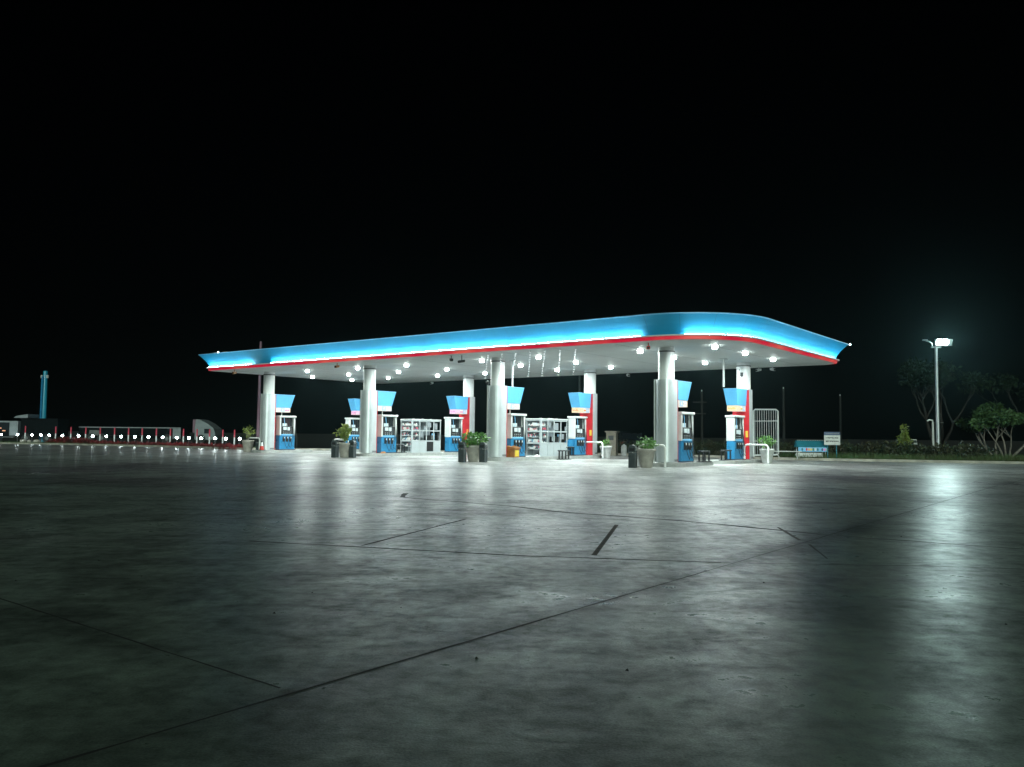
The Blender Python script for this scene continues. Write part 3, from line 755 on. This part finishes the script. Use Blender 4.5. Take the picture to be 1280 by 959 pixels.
stands = [(*W(SX[2]+.95, 4.2)[:2], 0, 'low black stand with pale top before the second glass booth'), (*W(.60, 2.25)[:2], .15, 'low black stand with pale top right of the nearest pump'),
          (*W(.25, 5.35)[:2], .15, 'low black stand left of the rightmost back pump'), (*W(SX[1]+.1, 2.2)[:2], .15, 'low black stand between second front pump and first booth'),
          (*W(SX[2]+.3, 5.6)[:2], .15, 'low black stand between second booth and the pump right of it')]
for i, (x, y, z, lb) in enumerate(stands):
    o = sd if i == 0 else copy_tree(sd); o.location = (x, y, z); o['label'] = lb
# people-less clutter
r = thing('wooden_box', 'orange brown box with a sloping lid at the foot of the third front pillar', 'box', W(SX[2]+.48, .62, .15), TH)
MB().box(-.22, .22, -.2, .2, 0, .40).build('body', 'brown', r, bevel=.01)
MB().hexa([(-.26, -.24, .402), (.26, -.24, .402), (.26, .24, .402), (-.26, .24, .402)], [(-.26, -.24, .52), (.26, -.24, .46), (.26, .24, .46), (-.26, .24, .60)]).build('lid', 'brown', r, bevel=.01)
MB().box(.222, .235, -.14, .14, .05, .33).build('front_panel', 'yellow', r)
r = thing('traffic_cone', 'red and white traffic cone at the foot of the leftmost front pillar', 'cone', W(-25.76, -.66, .15), TH)
MB().box(-.17, .17, -.17, .17, 0, .03).build('base', 'black', r); MB().lathe([(.13, .03), (.095, .25)], n=20).build('lower_cone', 'conered', r)
MB().lathe([(.095, .252), (.055, .46)], n=20).build('sleeve', 'white', r); MB().lathe([(.055, .462), (.03, .55), (.0001, .552)], n=20).build('tip', 'dark', r)
for (s0, t0, z0, w_, lb) in ((SX[1]+.5, .62, .15, .3, 'small orange rag lying at the foot of the second front pump'), (SX[2]+.52, 2.55, .15, .3, 'small crumpled cloth at the foot of the second booth')):
    v = MB(); n = 9
    P = [(w_*(.5+.35*R.random())*math.cos(6.283*i/n), .12*(.6+.5*R.random())*math.sin(6.283*i/n)) for i in range(n)]
    v.add([(x, y, 0) for x, y in P]+[(x*.6, y*.6, .06+.04*R.random()) for x, y in P], [tuple(range(n, 2*n))]+[(i, (i+1) % n, n+(i+1) % n, n+i) for i in range(n)])
    tag(v.build('cloth', 'brown' if w_ < .31 and s0 < -10 else 'potw', loc=W(s0, t0, z0+.002), rz=TH), lb, 'cloth')
tag(MB().box(-.12, .12, -.2, .2, 0, .34).build('oil_can', 'pblue', loc=W(SX[2]+.3, 5.6, .628), rz=TH, bevel=.02), 'blue can on the stand between second booth and its pump', 'can')

# ------------------------------------------------------------------ behind the station, right
hg = []
for i in range(120):
    u = i/119; x = 6.2+u*19.5; y = 54.6-u*9.3+R.uniform(-.8, .8); hh = R.uniform(.35, .62)*(1.0 if x > 9 else .7)
    hg.append((x, y, hh, R.uniform(.4, .7), .75))
o = leaf_cloud('hedge', 'leafd', None, hg, 15000, .17, 21); tag(o, 'dark unkempt hedge along the kerb behind the pumps', 'hedge', kind='stuff')
# grass verge
def grass(name, poly_fn, n, h0, h1, seed, mat='grass'):
    rg = np.random.default_rng(seed); X, Y = poly_fn(rg, n); h = h0+(h1-h0)*rg.random(n)**2; a = rg.random(n)*6.28
    w = .018; lean = rg.normal(size=(n, 2))*.3
    V = np.empty((n, 3, 3)); z = np.full(n, -.02)
    V[:, 0] = np.stack([X-w*np.cos(a), Y-w*np.sin(a), z], 1); V[:, 1] = np.stack([X+w*np.cos(a), Y+w*np.sin(a), z], 1)
    V[:, 2] = np.stack([X+lean[:, 0]*h, Y+lean[:, 1]*h, h], 1)
    me = bpy.data.meshes.new(name); me.vertices.add(n*3); me.vertices.foreach_set('co', V.reshape(-1)); me.loops.add(n*3)
    me.loops.foreach_set('vertex_index', np.arange(n*3)); me.polygons.add(n); me.polygons.foreach_set('loop_start', np.arange(n)*3)
    me.polygons.foreach_set('loop_total', np.full(n, 3)); me.update(calc_edges=True); me.materials.append(M[mat])
    o = bpy.data.objects.new(name, me); col.objects.link(o); return o
def verge(rg, n):
    x = 15.5+rg.random(n)*36; ek = np.interp(x, [p[0] for p in edge], [p[1] for p in edge]); y = ek+.25+rg.random(n)**1.3*9; return x, y
tag(grass('grass', verge, 60000, .10, .50, 4), 'rough green grass verge behind the kerb on the right', 'grass', kind='stuff')
def lverge(rg, n):
    x = -62+rg.random(n)*45; ek = np.interp(x, [p[0] for p in edge], [p[1] for p in edge]); y = ek+.25+rg.random(n)*4; return x, y
tag(grass('weeds', lverge, 12000, .05, .3, 5), 'sparse weeds behind the kerb on the left', 'weeds', kind='stuff')

# lamp post with floodlights
r = thing('street_lamp', 'tall steel lamp post with a blazing floodlight head on the right verge', 'street lamp', (25.75, 50, 0))
MB().cyl((0, 0, 0), (0, 0, 6.75), .135, .085, n=20).build('post', 'galv', r)
MB().cyl((0, 0, 0), (0, 0, .04), .25, n=20).build('base_plate', 'galvd', r)
MB().box(-.28, .30, -.05, .05, 6.752, 6.83).build('cross_arm', 'galv', r)
MB().tube([(-.22, 0, 6.83), (-.25, -.02, 7.02), (-.42, -.05, 7.12), (-.72, -.1, 7.20)], .035, 8).build('side_arm', 'galv', r)
hd = MB().box(-.12, .12, -.12, .12, 0, .06).move(lambda x, y, z: (x-.72, y-.12, z+7.18)).build('lamp_head', 'galv', r, bevel=.02)
fh = MB().hexa([(-.05, -.05, 6.88), (.95, -.05, 6.88), (.95, .12, 6.92), (-.05, .12, 6.92)], [(-.05, -.16, 7.28), (.95, -.16, 7.28), (.95, .06, 7.30), (-.05, .06, 7.30)]).build('flood_head', 'galvd', r)
for xc in (.17, .50):
    q_ = [(xc+.19*math.cos(a), -.145-.055*math.sin(a)*1.0, 7.085+.165*math.sin(a)) for a in [i*math.pi/9 for i in range(18)]]
    MB().add(q_, [tuple(range(18))]).build('lens', 'flood', fh)
MB().tube([(-.35, 0, 2.2), (.35, 0, 2.22)], .02).build('bracket', 'galvd', r)
r = thing('garden_lamp', 'short pale unlit lamp post left of the tall lamp post', 'lamp post', (25.05, 49.2, 0))
MB().cyl((0, 0, 0), (0, 0, 2.15), .07, .06, n=12).build('post', 'potw', r)
MB().tube([(0, 0, 2.15), (-.02, 0, 2.32), (-.2, 0, 2.36), (-.34, -.02, 2.27)], .05, 8).build('head', 'potw', r)
r = thing('marker_post', 'short white marker post on the verge right of the tall lamp post', 'post', (26.5, 49, 0))
MB().cyl((0, 0, 0), (0, 0, .88), .05, n=10).build('stake', 'potw', r); MB().cyl((0, 0, .88), (0, 0, .93), .06, n=10).build('cap', 'potw', r)
r = thing('folding_chair', 'pale metal frame of a folding chair on the verge near the short lamp post', 'chair', (24.6, 50.5, 0), .3)
for sx in (-.28, .28):
    MB().tube([(sx, -.25, 0), (sx, .05, .6), (sx, .2, 1.2)], .022, 6).build('side_frame', 'potw', r); MB().tube([(sx, .3, 0), (sx, -.1, .55)], .02, 6).build('leg', 'potw', r)
for z, y in ((1.16, .19), (.92, .13)): MB().box(-.28, .28, y-.01, y+.01, z-.03, z+.03).build('back_slat', 'potw', r)
MB().box(-.28, .28, -.15, .12, .56, .59).build('seat', 'potw', r)

# gate leaf
r = thing('barred_gate', 'tall white tubular gate leaf with vertical bars behind the rightmost planter', 'gate', (14.05, 45.6, 0), -.1)
MB().tube([(-.7, 0, .12), (-.7, 0, 2.68), (-.6, 0, 2.75), (.52, 0, 2.75), (.62, 0, 2.66), (.62, 0, .3), (.5, 0, .26), (-.7, 0, .22)], .045, 8).build('frame', 'white', r)
for i in range(10):
    x = -.62+i*.125; MB().cyl((x, 0, .26), (x, 0, 2.72), .017, n=6).build('bar', 'galv', r)
MB().tube([(-.7, 0, 2.1), (.62, 0, 2.12)], .02, 6).build('rail', 'white', r); MB().tube([(-.7, 0, 1.0), (.62, 0, 1.0)], .02, 6).build('rail', 'white', r)
MB().box(-.75, .75, -.15, .15, -.02, .12).build('footing', 'kerbd', r)
# bench-like table and teal cart
r = thing('long_bench', 'long thin pale bench with curved legs right of the barred gate', 'bench', (14.6, 44.0, 0), -.08)
MB().box(-.7, .75, -.18, .18, .46, .50).build('top', 'potw', r, bevel=.01)
for sx in (-.35, .6): MB().tube([(sx-.05, 0, .46), (sx-.12, -.05, .3), (sx-.02, 0, .15), (sx-.1, -.05, 0)], .03, 6).build('leg', 'potw', r)
r = thing('drinks_cart', 'low teal cart with a band of coloured lettering and a white board below', 'cart', (16.35, 45.2, 0), -.06)
MB().hexa([(-.82, -.30, .70), (.80, -.30, .70), (.80, .35, .70), (-.82, .35, .70)], [(-.76, .10, 1.06), (.86, .10, 1.06), (.86, .3, 1.06), (-.76, .3, 1.06)]).build('canvas_top', 'teal', r, bevel=.01)
MB().box(-.78, .80, -.33, -.31, .46, .695).build('banner', 'lcd' if 0 else 'lblue', r)
cols = ['lblue', 'teal', 'lblue', 'conered', 'orange', 'yellow', 'leaf', 'white', 'teal', 'lblue', 'navy', 'pink', 'white']
for i, c in enumerate(cols):
    if c == 'lblue': continue
    x = -.74+i*.118; MB().add([(x+.05+.05*math.cos(a), -.334, .58+.085*math.sin(a)) for a in [q*math.pi/4+.2 for q in range(8)]], [tuple(range(8))]).build('letter', c, r)
l = MB()
for i in range(16): l.box(-.70+i*.095, -.66+i*.095, .06, .09, 1.062, 1.09)
l.build('top_fringe', 'potw', r)
MB().box(-.80, .52, -.28, -.24, .17, .40).build('white_board', 'potw', r, bevel=.01)
for sx, sy in ((-.7, -.2), (.7, -.2), (-.7, .3), (.7, .3)): MB().cyl((sx, sy, 0), (sx, sy, .70), .025, n=8).build('leg', 'potw', r)
# notice board
r = thing('notice_board', 'white notice board with two dark lines of writing on twin posts', 'sign', (17.3, 44.7, 0), -.05)
MB().box(-.42, .42, -.03, .0, .84, 1.36).build('board', 'potw', r); MB().box(-.425, .425, -.035, .005, 1.362, 1.54).build('header', 'navy', r)
l = MB(); rr = random.Random(3)
for z, x1 in ((1.22, .3), (1.04, .34)):
    x = -.34
    while x < x1:
        w_ = rr.uniform(.02, .05); l.box(x, x+w_, -.036, -.031, z-rr.uniform(.02, .04), z+rr.uniform(.015, .04)); x += w_+rr.uniform(.006, .02)
    x = x1+.02
l.build('lettering', 'black', r)
l = MB(); x = -.34
while x < .34: w_ = rr.uniform(.03, .07); l.box(x, x+w_, -.041, -.037, 1.43, 1.47); x += w_+.025
l.build('header_lettering', 'truckw', r)
for sx in (-.23, .24): MB().cyl((sx, .02, 0), (sx, .02, .84), .03, n=8).build('post', 'teal', r)
# kiosk
r = thing('gate_kiosk', 'small square rendered pillar box with a flat cap behind the white planter', 'kiosk', (6.15, 50.6, 0), -.35)
MB().box(-.30, .30, -.30, .30, 0, 1.42).build('shaft', 'brick', r, bevel=.01); MB().box(-.38, .38, -.38, .38, 1.422, 1.50).build('cap', 'brick', r, bevel=.01)
MB().box(-.16, .16, -.315, -.301, .95, 1.22).build('meter_window', 'dark', r)
# parked pickup
r = thing('parked_pickup', 'dark pickup parked in the shadow behind the hedge', 'pickup', (8.25, 57.5, 0), .15)
MB().hexa([(-1.0, -.9, .35), (1.0, -.9, .35), (1.0, 2.8, .35), (-1.0, 2.8, .35)], [(-.98, -.85, .92), (.98, -.85, .92), (.98, 2.8, .88), (-.98, 2.8, .88)]).build('body', 'car', r, bevel=.06)
MB().hexa([(-.92, -.6, .925), (.92, -.6, .925), (.92, 1.2, .925), (-.92, 1.2, .925)], [(-.74, -.25, 1.45), (.74, -.25, 1.45), (.74, .8, 1.45), (-.74, .8, 1.45)]).build('cab', 'car', r, bevel=.05)
MB().hexa([(-.78, -.60, .98), (.78, -.60, .98), (.78, -.55, .98), (-.78, -.55, .98)], [(-.66, -.34, 1.38), (.66, -.34, 1.38), (.66, -.29, 1.38), (-.66, -.29, 1.38)]).build('window', 'glass', r)
for sx in (-.86, .86):
    MB().cyl((sx-.1, -.2, .33), (sx+.1, -.2, .33), .33, n=18).build('wheel', 'rubber', r); MB().cyl((sx-.1, 2.1, .33), (sx+.1, 2.1, .33), .33, n=18).build('wheel', 'rubber', r)
    MB().box(sx-.1, sx+.1, -.93, -.89, .62, .80).build('tail_light', 'conered', r)
MB().box(.55, .75, -.30, -.26, 1.2, 1.3).build('sticker', 'potw', r)
r = thing('white_drum', 'small white drum standing between kiosk and pickup', 'drum', (7.0, 51.5, 0))
MB().lathe([(.16, 0), (.18, .05), (.18, .5), (.14, .62), (.06, .66), (.06, .7)], n=16).build('shell', 'potw', r); MB().cyl((0, 0, .7), (0, 0, .74), .07, n=10).build('cap', 'dark', r)
# utility poles
def upole(x, y, h, label, arms=True):
    r = thing('utility_pole', label, 'utility pole', (x, y, 0), .2, 'faint poles in the dark behind the station')
    MB().cyl((0, 0, 0), (0, 0, h), .13, .09, n=10).build('shaft', 'poled', r)
    if arms:
        MB().box(-.9, .5, -.06, .06, h-1.1, h-.98).build('crossarm', 'poled', r); MB().box(-.7, .4, -.06, .06, h-2.2, h-2.1).build('crossarm', 'poled', r)
    MB().cyl((0, 0, h), (0, 0, h+.15), .05, n=8).build('insulator', 'potw', r)
upole(18.4, 80, 5.6, 'faint utility pole with cross arms right of the nearest pump')
upole(25.0, 76, 5.7, 'faint plain pole standing behind the teal cart', False)
upole(31.0, 78, 5.2, 'faint plain pole in the dark right of the notice board', False)
upole(5.4, 66, 6.3, 'faint plain pole seen left of the third back pillar', False)
# shrubs and trees, right
def bush(x, y, label, mat, h, w, n, size, seed):
    r = thing('shrub', label, 'shrub', (x, y, 0)); rr = random.Random(seed); cen = []; st = MB()
    for i in range(12):
        a = rr.uniform(0, 6.28); d = rr.uniform(0, w); z = rr.uniform(.3, 1)*h; d *= 1-.4*z/h
        cen.append((d*math.cos(a), d*math.sin(a), z, rr.uniform(.16, .28))); st.tube([(0, 0, 0), (d*.4*math.cos(a), d*.4*math.sin(a), z*.6), (d*math.cos(a), d*math.sin(a), z)], [.03, .02, .01], 5)
    st.build('stem', 'bark', r); leaf_cloud('foliage', mat, r, cen, n, size, seed); return r
bush(22.9, 48.3, 'yellow green leafy shrub standing on the verge left of the lamp posts', 'leafy', 1.9, .38, 1300, .13, 31)
def grow(mb, p, d, L, r, depth, tips, rr, spread=.5, n=5):
    pts = [p]; q = p; dd = d
    for i in range(n):
        dd = (dd+Vector((rr.uniform(-.2, .2), rr.uniform(-.2, .2), rr.uniform(-.05, .15)))).normalized(); q = q+dd*(L/n); pts.append(q)
    mb.tube(pts, [r*(1-.45*i/n) for i in range(n+1)], 8)
    if depth == 0: tips.append(q); return
    for i in range(2+(rr.random() < .5)):
        a = rr.uniform(0, 6.28); nd = (dd+Vector((math.cos(a)*spread, math.sin(a)*spread, .25))).normalized()
        grow(mb, q, nd, L*rr.uniform(.55, .8), r*.55, depth-1, tips, rr, spread, n)
r = thing('frangipani_tree', 'spreading tree with several pale leaning stems at the right edge', 'tree', (30.2, 51.0, 0)); rr = random.Random(5)
tr = MB(); tips = []
for a0, tilt, L, rad in ((3.1, .8, 1.5, .075), (2.6, .55, 1.7, .08), (1.9, .2, 1.8, .07), (.5, .15, 2.0, .07), (0.1, .9, 2.1, .10), (5.3, .35, 1.8, .06), (4.2, .3, 1.6, .07)):
    d = Vector((math.cos(a0)*tilt, math.sin(a0)*tilt, 1)).normalized(); grow(tr, Vector((.35*math.cos(a0), .35*math.sin(a0), 0)), d, L, rad, 2, tips, rr, .55)
tr.build('trunk', 'bark', r); leaf_cloud('crown', 'leaft', r, [(t_.x, t_.y, t_.z, .36, .8) for t_ in tips]+[(t_.x*.8, t_.y*.8, t_.z-.25, .28, .8) for t_ in tips], 5200, .26, 33, .3, .34)
def bigtree(x, y, H_, Wd, label, seed, n=5000, mat='leaffar', sz=.3):
    r = thing('tree', label, 'tree', (x, y, 0), 0, 'dark trees behind the verge'); rr = random.Random(seed); tr = MB(); tips = []
    for i in range(4):
        a = rr.uniform(0, 6.28); d = Vector((math.cos(a)*.35, math.sin(a)*.35, 1)).normalized(); grow(tr, Vector((0, 0, 0)), d, H_*.42, .14, 3, tips, rr, .6)
    tr.build('trunk', 'barkd', r); leaf_cloud('crown', mat, r, [(t_.x*Wd, t_.y*Wd, t_.z, .6, .8) for t_ in tips], n, sz, seed)
r.scale = (1.12, 1, .76)
bigtree(31.5, 61, 6.8, 1.0, 'tall open tree barely lit behind the tall lamp post', 41, 2600)
bigtree(42, 66, 6.5, 1.1, 'dark tree behind the pale stemmed tree at the right edge', 42, 2600)

# ------------------------------------------------------------------ left side
def UV(x, y, Y):     # calibrated view: used only to read real positions off the survey of the photo
    f, p, r, H = 1033.2, .0623, .0105, 1.19
    u1 = (x-640)/f; v1 = (479.5-y)/f; c, s = math.cos(r), math.sin(r); u = u1*c-v1*s; v = v1*c+u1*s
    q = (u, math.cos(p)-v*math.sin(p), math.sin(p)+v*math.cos(p)); t = Y/q[1]; return q[0]*t, q[2]*t+H
def LY(x): return 80-(x/300.)*20
bx = [1.5, 22, 40, 51, 61.5, 78, 98, 116, 133, 151.5, 168.7, 185.7, 203.3, 221, 236, 251.4, 269, 282.5, 299.6]
def make_bollard():
    r = thing('bollard_light', '', 'bollard light', (0, 0, 0), 0, 'glowing white bollard lights on the left')
    MB().cyl((0, 0, 0), (0, 0, .66), .05, n=10).build('post', 'dark', r); MB().sphere((0, 0, .76), .085, 14, 9).build('globe', 'globe', r)
    MB().cyl((0, 0, .61), (0, 0, .65), .08, n=10).build('collar', 'dark', r)
    return r
bo = make_bollard()
for i, x in enumerate(bx):
    Y = LY(x)-1.2; X, z = UV(x, 543+x*.019, Y); o = bo if i == 0 else copy_tree(bo); o.location = (X, Y, z-.76); o.location[2] = max(-.25, min(.1, z-.76))
    o['label'] = '%s glowing bollard light from the left in the row beside the red bed' % ORD[i]
px_ = [32, 70, 89, 107.5, 125.5, 143.5, 161, 178, 195.7, 213.3, 229.6, 246.5, 262.2, 278.8, 293.4]
def make_stripe():
    r = thing('marker_pole', '', 'marker pole', (0, 0, 0), 0, 'red and white marker poles on the left')
    MB().cyl((0, 0, 0), (0, 0, .95), .055, n=10).build('lower_half', 'potw', r); MB().cyl((0, 0, .952), (0, 0, 1.60), .056, n=10).build('upper_half', 'redpole', r)
    MB().lathe([(.056, 1.602), (.03, 1.63), (.0001, 1.64)], n=10).build('cap', 'redpole', r)
    return r
M['redpole'] = nmat('red_pole_glow', (.35, .02, .04), .4, emit=(.9, .03, .09), estr=.06)  # faint glow added to the red paint; the poles are no lamps
sp = make_stripe()
for i, x in enumerate(px_):
    Y = LY(x)+.8; X, z = UV(x, 532+x*.018, Y); o = sp if i == 0 else copy_tree(sp); o.location = (X, Y, 0); o.scale = (1, 1, max(.8, z/1.63))
    o['label'] = '%s red and white marker pole from the left in the row by the bollard lights' % ORD[i]
# red bed
cen = []
for i in range(170):
    x = 62+i*1.43; Y = LY(x)-2.6+R.uniform(-.6, .6); X, _ = UV(x, 540, Y); hh = .12 if x > 122 else .12+.30*math.sin(math.pi*(x-62)/60.)
    cen.append((X, Y, hh*.6, .25+hh*.3, .8))
tag(leaf_cloud('red_groundcover', 'leafr', None, cen, 14000, .16, 51), 'low bed of dark red ground cover below the bollard lights', 'ground cover', kind='stuff')
# blue totem
r = thing('sign_totem', 'tall glowing blue totem column on the far left', 'totem', (-46.4, 82, 0), -.3)
MB().lathe([(.30, 0), (.27, .5), (.24, 2.5), (.20, 7.0), (.19, 7.06), (.0001, 7.1)], n=20).build('column', 'pyl', r)
for sx in (-.38, .33):
    MB().box(sx-.07, sx+.07, -.12, .02, 6.35, 6.65).build('side_lamp', 'potw', r)
MB().box(-.10, .10, -.36, -.30, .3, 6.5).build('face_strip', 'pblue', r)
# white flagpole, its purple light painted into the mauve colour
r = thing('flag_pole', 'tall white pole tinted mauve as if purple-lit, rising behind the leftmost front pillar above the canopy', 'pole', (-18.35, 60, 0))
MB().cyl((0, 0, 0), (0, 0, 7.7), .13, .085, n=14).build('shaft', 'mauve', r); MB().sphere((0, 0, 7.75), .09).build('finial', 'mauve', r); MB().box(-.25, .25, -.25, .25, 0, .1).build('base', 'kerbd', r)
# lorry with its cab facing right
r = thing('container_lorry', 'long dark trailer lorry with pale streamlined cab parked behind the bollard lights', 'lorry', (-38.5, 85, 0), 0)
MB().box(-5.9, 4.55, 0, 2.4, .75, 1.58).build('trailer', 'truckd', r, bevel=.03)
MB().box(-5.92, 4.57, -.03, .01, 1.50, 1.60).build('top_rail', 'truckw', r); MB().box(3.75, 4.56, -.035, -.001, .45, 1.48).build('end_panel', 'truckw', r)
MB().box(-4.8, -3.8, -.035, -.001, .7, 1.25).build('side_panel', 'galvd', r)
MB().box(-5.8, 7.8, .4, 2.0, .45, .70).build('chassis', 'truckd', r)
pr_ = [(6.0, .35), (8.1, .35), (8.15, .9), (7.95, 1.55), (7.3, 2.05), (6.55, 2.42), (6.1, 2.48), (6.0, 1.6)]
cb = MB(); n = len(pr_); cb.add([(x, -.1, z) for x, z in pr_]+[(x, 2.2, z) for x, z in pr_], [tuple(range(n)), tuple(reversed(range(n, 2*n)))]+[(i, n+i, n+(i+1) % n, (i+1) % n) for i in range(n)])
cab = cb.build('cab', 'truckw', r, bevel=.06)
MB().box(7.0, 7.62, -.125, -.1, 1.02, 1.5).build('window', 'glass', r); MB().box(5.75, 6.15, .0, 2.1, 1.1, 2.45).build('wind_fairing', 'mauve', r, bevel=.04)
for x in (-4.6, -3.5, 3.2, 6.7): 
    w_ = MB().cyl((x, -.15, .45), (x, .2, .45), .45, n=18).build('wheel', 'rubber', r); MB().cyl((x, -.17, .45), (x, -.151, .45), .2, n=12).build('rim', 'galvd', w_)
MB().box(7.9, 8.1, -.12, -.09, .55, .7).build('headlight', 'potw', r)
# second lorry cab on the far left
r = thing('lorry', 'pale lorry cab with a roof deflector cut by the left edge of the picture', 'lorry', (-49.4, 80, 0), 0)
MB().box(-1.6, .95, 0, 2.2, .55, 2.0).build('cab', 'truckd', r, bevel=.08)
MB().box(.9, 1.72, -.04, 2.1, .62, 2.05).build('side_panel', 'truckw', r, bevel=.03); MB().box(-1.6, .9, -.04, -.001, 1.9, 2.05).build('roof_rail', 'truckw', r)
MB().box(-1.5, .82, -.03, -.001, 1.15, 1.88).build('window', 'glass', r)
MB().hexa([(1.2, 0, 2.35), (2.6, 0, 2.35), (2.6, 2, 2.35), (1.2, 2, 2.35)], [(1.5, 0, 2.55), (2.6, 0, 2.72), (2.6, 2, 2.72), (1.5, 2, 2.55)]).build('deflector', 'truckw', r, bevel=.03)
MB().box(1.9, 5.5, .1, 2.1, .6, 2.33).build('load_box', 'truckd', r, bevel=.03)
MB().box(-1.6, 1.4, -.05, -.01, .46, .54).build('step_rail', 'galvd', r)
for x, z, w_ in ((-.2, 1.3, .35), (.25, 1.05, .3), (-1.1, 1.35, .5), (-.5, .85, .4)): MB().box(x, x+w_, -.06, -.032, z, z+.1).build('glow_patch', 'amberl' if x > -.4 else 'lcd', r)  # reflections on the cab side imitated by small glowing patches
for x in (-.7, 2.6, 4.6): w2 = MB().cyl((x, -.1, .42), (x, .25, .42), .42, n=18).build('wheel', 'rubber', r); MB().cyl((x, -.12, .42), (x, -.101, .42), .18, n=12).build('rim', 'galvd', w2)
for i, (x, Y, s_) in enumerate(((29, 78, .32), (37, 78, .25), (46, 78, .34))):
    X, _ = UV(x, 550, Y); v = MB().sphere((0, 0, .12), s_, 9, 6, .6).move(lambda a, b_, c: (a*R.uniform(.9, 1.1), b_, c))
    tag(v.build('rock', 'kerbd', loc=(X, Y, 0)), ['pale rock at the kerb left of the totem, leftmost of three', 'small middle rock of three left of the totem', 'pale rock right at the foot of the blue totem'][i], 'rock', 'rocks beside the totem')

# ------------------------------------------------------------------ world, added fill light, camera
w = bpy.data.worlds.new('World'); scene.world = w; w.use_nodes = True
nt = w.node_tree; bg = nt.nodes['Background']; sky = nt.nodes.new('ShaderNodeTexSky'); sky.sky_type = 'NISHITA'; sky.sun_disc = False
sky.sun_elevation = math.radians(15); sky.sun_rotation = math.radians(176)
nt.links.new(sky.outputs[0], bg.inputs[0]); bg.inputs[1].default_value = .00010
sl = bpy.data.lights.new('front_fill', 'SUN'); sl.energy = 1.6; sl.angle = math.radians(15); sl.color = (.80, 1.0, .86)  # added fill from behind the camera, lifts foreground and front faces
so = bpy.data.objects.new('front_fill', sl); col.objects.link(so)
az = math.radians(176); el = math.radians(15)
dirv = Vector((math.sin(az)*math.cos(el), math.cos(az)*math.cos(el), math.sin(el)))
so.rotation_euler = dirv.to_track_quat('Z', 'Y').to_euler(); so.location = (0, -10, 30)

HAZE = 0.00036
if HAZE:
    hm = bpy.data.materials.new('haze'); hm.use_nodes = True; n_ = hm.node_tree.nodes; n_.remove(n_['Principled BSDF'])
    pv = n_.new('ShaderNodeVolumePrincipled'); pv.inputs['Color'].default_value = (.55, .95, 1, 1); pv.inputs['Density'].default_value = HAZE
    pv.inputs['Anisotropy'].default_value = .84
    hm.node_tree.links.new(pv.outputs[0], n_['Material Output'].inputs['Volume'])
    M['haze'] = hm
    tag(MB().box(-90, 90, -40, 120, -1.1, 12).build('haze', 'haze'), 'thin night haze in the air', kind='stuff')

cd = bpy.data.cameras.new('camera'); cam_o = bpy.data.objects.new('camera', cd); col.objects.link(cam_o); scene.camera = cam_o
p, rl = .0623, .0105
F = Vector((0, math.cos(p), math.sin(p))); U = Vector((0, -math.sin(p), math.cos(p))); Rt = Vector((1, 0, 0)); c, s = math.cos(rl), math.sin(rl)
R2 = Rt*c+U*s; U2 = U*c-Rt*s
mw = Matrix.Identity(4)
for i in range(3): mw[i][0] = R2[i]; mw[i][1] = U2[i]; mw[i][2] = -F[i]
mw[0][3], mw[1][3], mw[2][3] = 0, 0, 1.19
cam_o.matrix_world = mw
cd.sensor_width = 36; cd.lens = 1033.2/1280*36; cd.clip_end = 2500; cd.clip_start = .05
vs = scene.view_settings; vs.view_transform = 'Standard'; vs.look = 'None'; vs.exposure = 0; vs.gamma = 1
scene.render.engine = 'CYCLES'
scene.cycles.use_denoising = True
scene.cycles.max_bounces = 6; scene.cycles.diffuse_bounces = 3; scene.cycles.glossy_bounces = 4; scene.cycles.volume_bounces = 0
scene.cycles.sample_clamp_indirect = 3.0
scene.cycles.use_light_tree = True
